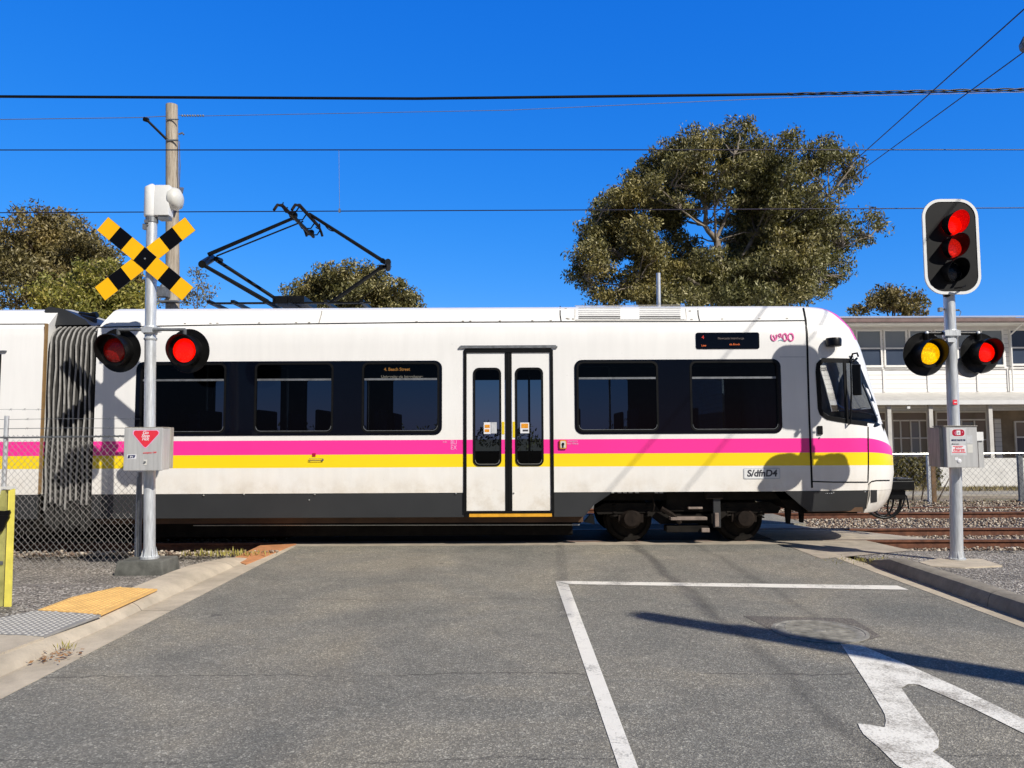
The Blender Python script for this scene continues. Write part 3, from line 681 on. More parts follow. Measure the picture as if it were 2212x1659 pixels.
mb = MB(); mb.tube([(xa, YF, zt), (xa+(xb-xa)*.6, YF, zt-.01), (xb-.12, YF, zt+.004)], .011, 6)
for i in range(60):
    x = xa+(xb-xa)*i/60; a = random.uniform(-1, 1); mb.tube([(x-.02, YF-.012, zt-.02), (x+.012*a, YF-.016, zt+.018), (x+.02, YF+.01, zt-.012)], .004, 4)
mb.build("top_wire", M_['galv_dark'], fence)
for px in (5, 297):
    xx = P(px, 1050, YF).x; mb = MB()
    mb.tube([(xx, YF+.03, -.15), (xx, YF+.03, P(px, 898 if px == 5 else 1020, YF).z)], .028, 10)
    mb.build("post", M_['galv'], fence)
for py, lw in ((905, .003), (925, .004), (884, .002)):
    mb = MB(); xe = P(297, 1050, YF).x if py != 884 else P(90, 1000, YF).x; zz_ = P(150, py, YF).z
    pts = [(xa+(xe-xa)*i/8, YF+.02, zz_+.004*math.sin(i*1.3)) for i in range(9)]; mb.tube(pts, lw, 5)
    for i in range(14):
        x = xa+(xe-xa)*(i+.5)/14; mb.tube([(x-.02, YF+.02, zz_-.012), (x+.02, YF+.02, zz_+.014)], .0018, 4); mb.tube([(x+.012, YF+.02, zz_-.014), (x-.004, YF+.02, zz_+.016)], .0018, 4)
    mb.build("barbed_wire", M_['galv_dark'], fence)
YB = 17.4
zt2 = P(2060, 980, YB).z
ff = thing("chain_link_fence", (P(2018, 1088, YB).x, YB, -.03), "low wire mesh fence with top rail behind the tracks, in front of the house", "fence")
xa2, xb2 = P(1500, 1000, YB).x, P(2330, 1000, YB).x
mb = MB(); chain(mb, xa2, xb2, .05, zt2-.01, YB, .13, .0032, .004, 3); mb.build("mesh", M_['wiregrey'], ff)
mb = MB(); mb.tube([(xa2, YB, zt2), (xb2, YB, zt2)], .015, 8); mb.build("rail_tube", M_['steelbar'], ff)
for px, h, mt in ((1700, 983, 'galv'), (1880, 983, 'galv'), (2010, 978, 'galv'), (2019, 962, 'rustpost'), (2209, 976, 'galv_dark')):
    if mt == 'rustpost': M_['rustpost'] = pm("brown_fence_post", (.2, .12, .06), .8, 0, .4, 6, .3, 20)
    mb = MB(); xx = P(px, 1040, YB).x; wd = .05 if mt != 'galv' else .03
    mb.bb(xx-wd, xx+wd, YB+.03, YB+.1, -.08, P(px, h, YB).z); mb.build("post", M_[mt], ff)

# ================================================================== trees
def m_leaf(name, cols, sc=.35):
    s = NT(name); g = s.n("NewGeometry"); c = s.ramp(g.outputs['Random Per Island'], cols)
    c = s.mix(1., c, s.ramp(s.noise(sc, 3, .6), [(.32, (.72, .8, .72)), (.5, (1, 1, 1)), (.7, (1.25, 1.12, .9))]), 'MULTIPLY')
    b = s.n("BsdfPrincipled"); s.inp(b, "Base Color", c); s.inp(b, "Roughness", .55); tl = s.n("BsdfTranslucent"); s.inp(tl, "Color", s.mix(1., c, (1.1, 1.1, .5), 'MULTIPLY'))
    mx = s.n("MixShader"); s.inp(mx, "0", .22); s.inp(mx, "1", b); s.inp(mx, "2", tl); s.t.links.new(mx.outputs[0], s.out.inputs[0]); return s.m
M_['leaf_gum'] = m_leaf("gum_leaf", [(0, (.04, .04, .011)), (.4, (.135, .127, .04)), (.75, (.28, .25, .09)), (1, (.55, .5, .28))])
M_['leaf_brown'] = m_leaf("brown_leaf", [(0, (.055, .046, .014)), (.4, (.155, .128, .042)), (.75, (.27, .218, .082)), (1, (.45, .38, .21))])
M_['leaf_green'] = m_leaf("green_leaf", [(0, (.08, .088, .012)), (.4, (.2, .2, .03)), (.75, (.34, .31, .06)), (1, (.55, .48, .18))])
M_['leaf_hedge'] = m_leaf("hedge_leaf", [(0, (.045, .045, .012)), (.5, (.15, .13, .04)), (1, (.34, .28, .1))])
def fill_in(bl, back=.6, k=.85):
    out = list(bl)
    for i in range(len(bl)):
        for j in range(i):
            a, ra = Vector(bl[i][0]), bl[i][1]; b, rb = Vector(bl[j][0]), bl[j][1]; d = math.hypot(a.x-b.x, a.z-b.z)
            if .8*max(ra, rb) < d < 1.25*(ra+rb) and random.random() < (.85 if len(bl) > 40 else .6): m = (a+b)/2; out.append(((m.x, m.y+back+random.random(), m.z), (ra+rb)/2*k))
    return out
def foliage(name, blobs, mat, parent, leaf=(.13, .035), tuft=.3, dens=9., per=26, fill=.55):
    Cn = []; 
    for (c, r) in blobs:
        n = max(3, int(dens*(r*r)*4)); d = rng.normal(size=(n, 3)); d /= np.linalg.norm(d, axis=1)[:, None]; d[:, 2] = d[:, 2]*.8+.12
        rad = r*(fill+(1.02-fill)*rng.random(n)**.6); Cn.append(np.array(c)[None]+d*rad[:, None]*np.array([1, 1, .82]))
    Cn = np.concatenate(Cn); n = len(Cn); P0 = np.repeat(Cn, per, 0); m = len(P0)
    ts = rng.uniform(.6, 1.35, n)*tuft; off = rng.normal(size=(m, 3)); off /= (np.linalg.norm(off, axis=1)[:, None]+1e-6); off *= (rng.random(m)**.45)[:, None]*np.repeat(ts, per)[:, None]; off[:, 2] *= .8
    p = P0+off; d = rng.normal(size=(m, 3)); d[:, 2] -= .7; d /= np.linalg.norm(d, axis=1)[:, None]
    s = np.cross(d, rng.normal(size=(m, 3))); s /= (np.linalg.norm(s, axis=1)[:, None]+1e-6); L = (leaf[0]*rng.uniform(.6, 1.3, m))[:, None]; W = (leaf[1]*rng.uniform(.7, 1.3, m))[:, None]
    v = np.stack([p-d*L/2, p+s*W/2+d*L*.05, p+d*L/2, p-s*W/2+d*L*.05], 1).reshape(-1, 3)-np.array(WL[parent.name])[None]
    me = bpy.data.meshes.new(name); me.vertices.add(len(v)); me.vertices.foreach_set("co", v.reshape(-1).astype(np.float32)); k = m*4
    me.loops.add(k); me.loops.foreach_set("vertex_index", np.arange(k)); me.polygons.add(m); me.polygons.foreach_set("loop_start", np.arange(m)*4); me.update(calc_edges=True)
    me.materials.append(mat); o = bpy.data.objects.new(name, me); C.objects.link(o); o.parent = parent; WL[o.name] = WL[parent.name].copy(); return Cn
def limb(mb, pts, r0, r1, n=7, wob=.0):
    k = len(pts); P_ = [Vector(p) for p in pts]; out = []
    for i in range(k-1):
        for j in range(3):
            q = P_[i].lerp(P_[i+1], j/3); out.append(q+(Vector([random.gauss(0, wob) for _ in range(3)]) if (i or j) else Vector((0, 0, 0))))
    out.append(P_[-1]); m = len(out); mb.tube(out, [r0+(r1-r0)*(i/(m-1)) for i in range(m)], n)
def tree(name, base, label, blobs, skel, leafm, barkm, trunk_r, fol, cat="tree", twigs=True, group=None):
    t = thing(name, base, label, cat, group); mb = MB(); nodes = []
    for pts, r0, r1 in skel: limb(mb, pts, r0, r1, 8, .03*trunk_r/.3); nodes += [Vector(p) for p in pts[1:]]
    mb.build("trunk", M_[barkm], t, smooth=60)
    if twigs and nodes:
        mb = MB()
        for c, r in blobs:
            c = Vector(c); nd = min(nodes, key=lambda q: (q-c).length+(2 if q.z > c.z else 0)); mid = nd.lerp(c, .5)+Vector((random.gauss(0, .1), random.gauss(0, .1), .1*(c-nd).length))
            limb(mb, [nd, mid, c], trunk_r*.22, trunk_r*.09, 5, .03)
            for _ in range(4):
                d = Vector((random.gauss(0, 1), random.gauss(0, 1), random.gauss(.4, .7))).normalized()*r*.85; limb(mb, [mid.lerp(c, random.uniform(.3, 1)), c+d*.5, c+d], trunk_r*.085, trunk_r*.03, 4, .03)
        mb.build("branch", M_[barkm], t, smooth=60)
    foliage("crown", blobs, M_[leafm], t, **fol); return t
# the big gum: blobs read off the crown, spread in depth round Y=32
YT = 32.
zb_ = [(1140, 150, 105), (860, 195, 100), (1000, 215, 115), (1450, 240, 100), (1320, 255, 85), (1650, 265, 105), (1720, 300, 80), (1840, 330, 80), (700, 285, 100), (610, 370, 95), (520, 455, 90), (1200, 380, 110), (870, 330, 90), (1560, 400, 85), (1860, 430, 65), (1400, 345, 70), (430, 560, 105), (290, 640, 85), (300, 760, 100), (205, 770, 70), (150, 930, 72), (170, 1090, 70), (280, 1000, 85), (330, 910, 70), (340, 1190, 60), (490, 830, 90), (650, 620, 100), (560, 730, 95), (700, 745, 95), (900, 490, 70), (985, 430, 65), (800, 900, 120), (960, 940, 100), (700, 1040, 120), (900, 1090, 130), (1100, 1010, 110), (1190, 900, 75), (1230, 1090, 120), (1000, 1180, 110), (1320, 980, 95), (600, 1140, 100), (450, 1070, 80), (1400, 1130, 95), (1550, 1130, 80), (1290, 690, 95), (1310, 810, 90), (1420, 560, 85), (1600, 540, 75), (1690, 620, 70), (1480, 700, 100), (1470, 850, 95), (1620, 780, 95), (1740, 730, 90), (1700, 870, 115), (1590, 960, 100), (1780, 970, 65), (1800, 1065, 48), (1700, 1080, 50), (1960, 700, 70), (2030, 765, 48), (1950, 815, 42), (1060, 720, 45), (1180, 600, 65), (1100, 290, 80), (780, 470, 60), (1130, 470, 60), (480, 1150, 60), (1250, 480, 75), (1260, 590, 75), (1360, 450, 60), (1500, 480, 65), (1010, 560, 55), (760, 590, 60), (840, 640, 55), (1120, 850, 60), (1080, 610, 50), (1220, 760, 70), (440, 660, 80), (420, 760, 80), (1390, 640, 80), (1530, 620, 70), (1760, 530, 45), (1820, 500, 35)]
blobs = []
for zx, zy, r in zb_:
    u, v = 1200+zx*.3472, 230.4+zy*.3472; low = max(0, (zy-800)/400)
    Y = YT+random.uniform(-2.2, 2.2)*(1-.3*low)-1.2*low; q = P(u, v, Y); blobs.append((tuple(q), r*.3472*Y/FPX*.95))
for zx, zy, r in ((1300, 1190, 90), (1450, 1190, 85), (1560, 1070, 80), (1660, 1150, 60), (700, 1190, 95), (840, 1190, 100), (560, 1190, 70), (1500, 960, 80), (1660, 940, 80), (1560, 860, 70), (1090, 1150, 100), (1180, 1010, 80), (640, 930, 80), (560, 860, 80), (1400, 800, 70), (1560, 720, 60), (1380, 900, 80), (250, 880, 70), (240, 1140, 50), (1240, 350, 80), (1120, 380, 60), (1450, 430, 60), (930, 260, 90), (760, 350, 70), (620, 480, 80), (350, 560, 70)):
    q = P(1200+zx*.3472, 230.4+zy*.3472, YT-1.7+random.uniform(-.5, .5)); blobs.append((tuple(q), r*.3472*YT/FPX*.95))
def Z(zx, zy, Y=YT): return P(1200+zx*.3472, 230.4+zy*.3472, Y)
base = Vector((Z(1080, 1250).x, YT, -.05))
sk_ = [([base, Z(1060, 1500), Z(1040, 1150), Z(1005, 840)], .3, .15), ([Z(1005, 840), Z(930, 740), Z(935, 640), Z(880, 520), Z(720, 490, 31)], .13, .03), ([Z(935, 640), Z(915, 400, 31.5), Z(900, 300)], .05, .02),
       ([Z(1005, 830), Z(1060, 680), Z(1100, 490), Z(1110, 300)], .085, .02), ([Z(1040, 1150), Z(1250, 800), Z(1330, 620, 33), Z(1480, 380)], .11, .03), ([Z(1050, 1300), Z(1400, 1120, 31), Z(1600, 960, 31), Z(1790, 870, 31), Z(1950, 810, 31)], .06, .018),
       ([Z(1400, 1120, 31), Z(1560, 800, 32), Z(1700, 560, 32), Z(1840, 380, 32)], .09, .025), ([Z(1040, 1200), Z(760, 1040, 32), Z(420, 930, 32), Z(200, 800, 32)], .11, .025), ([Z(760, 1040, 32), Z(480, 1120, 31), Z(200, 1080, 31)], .06, .02), ([Z(930, 740), Z(680, 560, 33), Z(500, 520, 33)], .07, .02), ([Z(1000, 860), Z(990, 640, 31), Z(1000, 440, 31)], .06, .02), ([Z(930, 745, 31.4), Z(780, 640, 31), Z(740, 500, 31)], .05, .02)]
blobs = fill_in([(c, r*1.12) for c, r in blobs], .7, 1.)
tree("gum_tree", base, "large spreading gum tree with pale limbs rising behind the front half of the tram", blobs, sk_, 'leaf_gum', 'bark', .17, dict(leaf=(.19, .06), tuft=.36, dens=12.5, per=34, fill=.3))
def quick(name, label, pxb, Y, leafm, fol, trunk=(0, 0), r=.2, twigs=True, cat="tree", dj=1.2):
    bl = [(tuple(P(a, b, Y+random.uniform(-dj, dj))), rr*Y/FPX) for a, b, rr in pxb]
    if name != 'sparse_tree': bl = fill_in(bl, .5)
    tx = P(trunk[0], trunk[1], Y)
    base = Vector((tx.x, Y, -.05)); tops = sorted(bl, key=lambda q: -q[0][2])[:3]
    sk2 = [([base, Vector((tx.x+.1, Y, tx.z*.6)), tx], r, r*.6)]+[([tx, tx.lerp(Vector(t[0]), .6), Vector(t[0])], r*.5, r*.15) for t in tops]
    return tree(name, base, label, bl, sk2, leafm, 'barkdark', r, fol, cat, twigs)
quick("bushy_tree", "tall brown-green tree at the far left edge, taller than its green neighbour", [(80, 472, 42), (130, 490, 50), (40, 500, 48), (175, 505, 42), (-20, 530, 55), (95, 540, 60), (160, 560, 55), (215, 545, 45), (30, 570, 55), (100, 610, 60), (230, 590, 45), (265, 600, 40), (-40, 600, 60), (20, 640, 55), (290, 630, 40), (-90, 560, 60), (190, 640, 50)], 30., 'leaf_brown', dict(leaf=(.18, .065), tuft=.34, dens=11., per=32, fill=.4), (90, 700), .2)
quick("green_tree", "lower yellow-green tree standing in front of the brown tree at the left", [(235, 600, 45), (190, 590, 35), (255, 640, 50), (130, 620, 45), (85, 640, 42), (160, 650, 45), (210, 660, 45), (290, 665, 40), (100, 680, 45), (180, 700, 50), (260, 700, 50)], 24., 'leaf_green', dict(leaf=(.14, .055), tuft=.26, dens=17., per=32, fill=.4), (180, 740), .15)
quick("sparse_tree", "thin sparse tree between the crossing sign and the pantograph", [(428, 600, 22), (445, 625, 22), (415, 635, 26), (440, 655, 26), (395, 650, 25), (360, 640, 25), (330, 650, 28)], 28., 'leaf_brown', dict(leaf=(.15, .05), tuft=.34, dens=9., per=20, fill=.2), (425, 700), .05)
quick("round_tree", "rounded olive tree behind the pantograph's right arm", [(700, 598, 30), (735, 592, 32), (775, 592, 34), (810, 600, 34), (845, 622, 34), (665, 620, 32), (640, 640, 32), (700, 630, 40), (750, 630, 40), (800, 640, 40), (870, 648, 32), (620, 655, 20), (890, 660, 24), (720, 665, 45), (790, 675, 45), (660, 665, 40), (850, 670, 40)], 36., 'leaf_gum', dict(leaf=(.2, .075), tuft=.36, dens=11., per=32, fill=.4), (760, 720), .2)
quick("small_tree", "small reddish brown tree showing above the house roof", [(1905, 635, 20), (1935, 632, 24), (1965, 642, 22), (1985, 658, 20), (1890, 655, 22), (1925, 660, 26), (1960, 668, 24), (1860, 668, 16), (1990, 675, 16)], 42., 'leaf_brown', dict(leaf=(.24, .085), tuft=.38, dens=9., per=28, fill=.4), (1930, 720), .12)
hd = [(P(px, py, 18.6), r_) for px, py, r_ in ((1945, 1008, .32), (1970, 1002, .32), (1995, 1006, .3), (2012, 1020, .25), (1935, 1028, .3), (1962, 1030, .32), (1990, 1034, .3), (1900, 1010, .34), (1870, 1020, .34), (1900, 1035, .34), (2008, 1042, .25))]
hb = thing("hedge_bush", (P(1970, 1040, 18.6).x, 18.6, -.03), "dense olive bush behind the far fence, just right of the tram's nose", "bush")
foliage("leaves", [(tuple(c), r_) for c, r_ in hd], M_['leaf_hedge'], hb, leaf=(.1, .03), tuft=.14, dens=50., per=20, fill=.3)
mb = MB()
for i in range(7): limb(mb, [(WL[hb.name].x-.6+i*.2, 18.6, -.05), (WL[hb.name].x-.9+i*.3, 18.5, .6)], .02, .01, 5)
mb.build("stem", M_['barkdark'], hb)
# distant tree line seen only through gaps and windows
def far_row():
    bl = []
    for i in range(60):
        x = -60+i*2.1+random.uniform(-.8, .8)
        bl.append(((x, 46+random.uniform(-2, 2), random.uniform(.6, 1.7)), random.uniform(1.0, 1.7)))
    t = thing("scrub", (-10, 46, -.03), "low distant scrub far behind the tracks", "scrub"); foliage("leaves", bl, M_['leaf_gum'], t, leaf=(.3, .12), tuft=.5, dens=2.2, per=16, fill=.4); t['kind'] = 'stuff'
far_row()

# ================================================================== poles and wires
YP = 16.6
pole = thing("timber_pole", (P(372, 1000, YP).x, YP, -.05), "weathered grey timber pole with a slanted black arm, behind the crossing sign", "pole")
mb = MB(); mb.tube([(P(372, 1000, YP).x, YP, -.3), P(373, 640, YP), P(372, 400, YP), P(371, 227, YP)], [.15, .145, .135, .125], 16); mb.build("shaft", M_['polewood'], pole, smooth=60)
mb = MB(); mb.tube([P(314, 256, YP-.2), P(362, 303, YP-.12)], .028, 8); mb.tube([P(311, 257, YP-.2), P(320, 260, YP-.2)], .05, 8); mb.build("arm", M_['black'], pole, smooth=50)
mb = MB(); mb.tube([P(360, 303, YP-.14), P(385, 303, YP-.14)], .02, 6); mb.tube([P(358, 258, YP-.14), P(386, 258, YP-.14)], .015, 6); mb.tube([P(386, 290, YP), P(394, 287, YP), P(397, 291, YP)], .02, 6); mb.tube([P(387, 305, YP-.1), P(389, 360, YP-.12), P(387, 405, YP-.12)], .01, 5); mb.build("bracket", M_['galv_dark'], pole)
mb = MB(); mb.poly([P(352, 415, YP-.5)+Vector((0, 0, .02)), P(395, 415, YP-.5), P(397, 405, YP+.2), P(362, 402, YP+.2)], .04); mb.build("tray", M_['galv_dark'], pole)
mb = MB(); c_ = P(354, 632, YP-.25); mb.box(c_, (.2, .2, .2)); mb.lathe(c_+Vector((0, 0, .1)), (0, 0, 1), [(0, .1), (.05, .08), (.12, .03)], 12); mb.box(P(366, 652, YP-.25), (.42, .25, .03)); mb.build("junction_box", M_['galv_dark'], pole)
st = MB(); st.tube([(P(1422, 700, 20).x, 20, -.1), P(1422, 590, 20)], .055, 12); tag(st.build("steel_mast", M_['galv'], org=(P(1422, 700, 20).x, 20, -.05), smooth=60), "slim grey steel mast rising behind the tram roof in front of the gum tree", "mast")
def wire(name, pts, r, mat, label, cat="overhead wire", sag=0, grp=None, n=24):
    pts = [Vector(p) for p in pts]; out = []
    for a, b in zip(pts, pts[1:]):
        for i in range(n): t = i/n; q = a.lerp(b, t); q.z -= sag*4*t*(1-t); out.append(q)
    out.append(pts[-1]); mb = MB(); mb.tube(out, r, 6); return tag(mb.build(name, mat, org=out[0], smooth=80), label, cat, grp)
Yw = 12.11
def ext(a, b, k0, k1): return [a+(a-b)*k0, b+(b-a)*k1]
pts = ext(P(0, 459.5, Yw), P(2212, 449, Yw), .3, .3); wire("contact_wire", pts, .008, M_['copper'], "thin contact wire touched by the pantograph, lowest of the overhead wires")
pts = ext(P(0, 324, Yw), P(2212, 323.5, Yw), .3, .3); wire("catenary_wire", pts, .009, M_['copper'], "thin overhead wire carrying the hanging dropper, second lowest over the tram")
wire("dropper_wire", [P(732, 323, Yw), P(733.5, 456, Yw)], .0035, M_['wiregrey'], "fine vertical dropper hanging between the two overhead wires", n=6)
mb = MB(); mb.box(P(733.5, 455, Yw), (.03, .03, .06)); tag(mb.build("dropper_clamp", M_['galv_dark'], org=P(733.5, 455, Yw)), "tiny clamp at the lower end of the vertical dropper", "clamp")
Yc_ = 15.
pc = [P(-700, 209, Yc_), P(0, 208.5, Yc_), P(900, 213, Yc_), P(1700, 203.5, Yc_)]
wire("power_cable", pc, .028, M_['black'], "thick dark bundled power cable crossing the sky, highest of the overhead lines", n=10)
for k, ph in enumerate((0, 2.1, 4.2)):
    tw = []
    for i in range(180):
        px = 1700+i*5; q = P(px, 203.5-(px-1700)*.0195, Yc_); a = i*.22+ph; sp_ = .022+.006*min(1, i/60); tw.append(q+Vector((0, math.sin(a)*sp_*.6, math.cos(a)*sp_)))
    if k == 0: mbt = MB()
    mbt.tube(tw, .013, 6)
tag(mbt.build("twisted_cable", M_['black'], org=tw[0], smooth=80), "twisted right-hand end of the thick power cable above the traffic light", "overhead wire")
wire("stay_wire", [P(-300, 261, 16.4), P(0, 258, 16.4), P(300, 254, 16.45), P(358, 251, 16.5)], .008, M_['wiregrey'], "fine wire running left from the top of the timber pole", n=6)
wire("stay_wire", [P(386, 249, 16.5), P(440, 250.5, 16.5), P(1100, 238, 16.3), P(1700, 211, 16.2), P(2600, 190, 16)], .0065, M_['wiregrey'], "fine wire running right from the timber pole just under the thick cable", n=8)
mb = MB()
for i in range(9): mb.lathe(P(392+i*5.6, 250, 16.48), (1, 0, 0), [(0, .012), (.02, .03), (.04, .012)], 8)
tag(mb.build("strain_insulator", M_['galv_dark'], org=P(392, 250, 16.48)), "string of small insulators beside the top of the timber pole", "insulator")
# utility pole just outside the frame on the right: its shadow falls across the lane
UB = Vector((8.88, .14, ZV)); tip_ = G(1395, 1330); UH = 8.1
UT = Vector((tip_.x, tip_.y, 0))+SH*(UH/math.tan(EL))+Vector((0, 0, UH)); ud = (UT-UB).normalized()
def upt(h, dx=0, dy=0): return UB+(UT-UB)*(h/UH)+Vector((dx, dy, 0))
up_ = thing("utility_pole", UB, "leaning timber utility pole at the roadside whose long shadow crosses the lane arrow", "pole")
mb = MB(); mb.tube([UB-ud*.1, UT], [.25, .14], 14); mb.build("shaft", M_['polewood'], up_, smooth=60)
mb = MB(); mb.bar(upt(7.6, -.45, .25), upt(7.6, .45, -.15), .12, .12); mb.build("crossarm", M_['polewood'], up_)
mb = MB(); mb.bar(upt(5.2, -.55, .15), upt(5.2, .55, .15), .09, .09); mb.lathe(upt(4.7, .1, -.3), (0, 0, 1), [(0, .12), (.5, .12), (.55, .05)], 12); mb.build("bracket_arm", M_['galv_dark'], up_)
for sx in (-.4, .4):
    mb = MB(); mb.lathe(upt(7.65, sx, .05-.45*sx), (0, 0, 1), [(0, .02), (.05, .05), (.1, .03), (.13, .05), (.18, .02)], 10); mb.build("insulator", M_['cream'], up_)
w1a = G(2212, 20, 7.9); w1b = G(1700, 478, 8.6); w2a = G(2212, 112, 7.9); w2b = G(1705, 482, 8.7)
wire("service_wire", [upt(7.83, -.95, .15), w1a, w1b], .012, M_['copper'], "dark service wire from the top right corner, upper of the diagonal pair", sag=0)
wire("service_wire", [upt(7.83, .3, .15), w2a, w2b], .011, M_['copper'], "dark service wire sloping from the right edge, lower of the diagonal pair", sag=0)
mb = MB(); q = G(2214, 96, 8.1); mb.lathe(q+Vector((0, 0, -.12)), (0, 0, 1), [(0, .05), (.04, .08), (.12, .09), (.2, .05), (.26, .02)], 12); mb.tube([q, q+Vector((.5, -.1, .1))], .03, 6)
tag(mb.build("wire_fitting", M_['galv_dark'], org=q), "grey fitting holding the lower diagonal wire at the right edge", "fitting")
# ================================================================== TRAM
YS, YCN, W0 = 10.78, 12.11, 1.33
def Zl(py): return P(1100, py, YS).z
Z_SEAM, Z_WT, Z_WB, Z_M0, Z_M1, Z_Y1, Z_WH = Zl(694), Zl(779), Zl(935.5), Zl(949.5), Zl(980.5), Zl(1008.5), Zl(1060.5)
Z_ROOF = 3.47
def XS(px, py=860): return P(px, py, YS).x
# nose silhouette -> centre-line profile
sil = [(1735, 651), (1760, 652.5), (1786, 660), (1812, 676), (1838, 706), (1856, 742), (1874, 798), (1892, 866), (1906, 916), (1920, 950), (1928, 976), (1931, 1020), (1929, 1048), (1921, 1076), (1910, 1094), (1896, 1101)]
sz = [(P(a, b, 11.15).z, a) for a, b in sil]; sz.sort()
NA, NN = 1.15, 2.6
def Wz(z):
    tb = [(0, 1.2), (.5, 1.3), (.78, 1.33), (Zl(724), 1.33), (Zl(705), 1.305), (Z_SEAM, 1.26), (3.3, 1.19), (3.4, 1.11), (3.45, 1.02), (3.48, .8), (3.5, .4)]
    for (a, b), (c, d) in zip(tb, tb[1:]):
        if z <= c: return b+(d-b)*max(0, (z-a))/(c-a)
    return .4
def pt_front(F, z, t): return (F-NA+NA*t, YCN-Wz(z)*max(0, 1-t**NN)**(1/NN), z)
_Fc = {}
def Ft(z):
    k = round(z, 3)
    if k in _Fc: return _Fc[k]
    if z <= sz[0][0]: tp = sz[0][1]
    elif z >= sz[-1][0]: tp = sz[-1][1]-(z-sz[-1][0])*2000
    else:
        for (a, b), (c, d) in zip(sz, sz[1:]):
            if z <= c: tp = b+(d-b)*(z-a)/(c-a); break
    lo, hi = 2., 9.
    for _ in range(40):
        F = (lo+hi)/2; m = max(proj(pt_front(F, z, t/60))[0] for t in range(61))
        if m < tp: lo = F
        else: hi = F
    _Fc[k] = F; return F
def ysurf(x, z):
    F = Ft(z); t = (x-(F-NA))/NA
    if t <= 0: return YCN-Wz(z)
    t = min(t, .999); return YCN-Wz(z)*(1-t**NN)**(1/NN)
def S(px, py, off=.0):
    Y = YS
    for _ in range(25):
        q = P(px, py, Y); Y = Y*.4+.6*ysurf(q.x, q.z)
    return Vector((q.x, Y-off, q.z))
XR0 = XS(203, 900)      # rear end of the front body
def xrear(z): return XR0+.004 if z < Z_SEAM else XR0+.03+(z-Z_SEAM)*.42
def body_loft(zs, inset=0., xr=None, xr_fn=None, nf=18):
    mb = MB(); rings = []
    for z in zs:
        F = Ft(z); W = Wz(z); xr_ = xr_fn(z) if xr_fn else xr; near = []
        xs = [xr_+inset+(F-NA-xr_-inset)*i/4 for i in range(5)]
        near = [(x, YCN-W+inset) for x in xs]
        for k in range(1, nf+1):
            th = math.pi/2*k/nf; t = math.sin(th)**(2/NN); y = math.cos(th)**(2/NN) if k < nf else 0.
            near.append((F-NA+(NA-inset)*t, YCN-(W-inset)*y))
        ring = near+[(x, 2*YCN-y) for x, y in reversed(near[:-1])]
        rings.append([(x, y, z) for x, y in ring])
    m = len(rings[0]); vs = [v for r_ in rings for v in r_]
    fs = [(i*m+k, i*m+(k+1) % m, (i+1)*m+(k+1) % m, (i+1)*m+k) for i in range(len(rings)-1) for k in range(m)]
    fs += [tuple(range(m-1, -1, -1)), tuple((len(rings)-1)*m+k for k in range(m))]
    return mb.add(vs, fs)

def m_tram():
    s = NT("white_tram_paint_with_stripes"); co = s.coord(); X = s.n("SeparateXYZ"); s.inp(X, "0", co); x, y, z = X.outputs
    dx = s.math('MAXIMUM', s.math('SUBTRACT', x, 4.95), 0.); d2 = s.math('MULTIPLY', dx, dx)
    z0 = s.math('MULTIPLY_ADD', d2, .33, z); z1 = s.math('MULTIPLY_ADD', d2, .14, z); z2 = s.math('MULTIPLY_ADD', d2, .04, z)
    mag = s.math('MULTIPLY', s.math('LESS_THAN', z0, Z_M0), s.math('GREATER_THAN', z1, Z_M1))
    yel = s.math('MULTIPLY', s.math('LESS_THAN', z1, Z_M1), s.math('GREATER_THAN', z2, Z_Y1))
    pk = s.math('MULTIPLY', s.math('GREATER_THAN', z, 2.95), s.math('GREATER_THAN', x, 4.25))
    pk = s.math('MULTIPLY', pk, s.math('LESS_THAN', s.math('ABSOLUTE', y), s.math('SUBTRACT', 1.02, s.math('MULTIPLY', s.math('SUBTRACT', 5.1, x, clamp=True), .3))))
    low = s.ramp(z, [(0, 0.), (1, 1.)])
    grime = s.math('MULTIPLY', s.math('SUBTRACT', 1., s.math('DIVIDE', s.math('SUBTRACT', z, .75), 1.2), clamp=True), s.ramp(s.noise(1.7, 6, .7), [(.3, .25), (.7, 1.15)]))
    dust = s.math('MULTIPLY', s.math('SUBTRACT', 1., s.math('DIVIDE', s.math('SUBTRACT', z, .75), .3), clamp=True), s.ramp(s.noise(3.1, 7, .7), [(.45, 0.), (.7, .55)]))
    wh = s.mix(grime, (.9, .885, .85), (.88, .83, .745))
    wh = s.mix(dust, wh, (.55, .46, .34))
    st = s.n("Mapping"); s.inp(st, "Vector", co); st.inputs['Scale'].default_value = (5, 5, .55)
    sn = s.ramp(s.noise(1.6, 6, .65, st.outputs[0]), [(.4, .965), (.6, 1.)]); wh = s.mix(1., wh, sn, 'MULTIPLY')
    spk = s.ramp(s.noise(16, 3, .7), [(.735, 1.), (.76, .7)]); wh = s.mix(1., wh, spk, 'MULTIPLY')
    c = s.mix(mag, wh, (1., .035, .33)); c = s.mix(yel, c, (1., .72, .008)); c = s.mix(pk, c, (1., .07, .36))
    c = s.mix(1., c, s.ramp(s.noise(1.1, 4), [(.3, .95), (.7, 1.)]), 'MULTIPLY')
    b = s.bsdf(c, .33, 0, s.noise(1.3, 3), .05, .02, coat=.25); return s.m
M_['tram'] = m_tram(); M_['glass_door'] = glass("dark_door_glass", (.09, .115, .13), fres=1.25)
M_['inner'] = pm("tram_interior_lining", (.3, .31, .33), .6, 0, .15, 3)
tram = thing("tram", (0, YCN, 0), "white articulated tram with magenta and yellow stripes crossing the road", "tram")
PT = WL[tram.name]
dp = lambda px0, px1, py: (P(px0, py, YS).x, P(px1, py, YS).x)

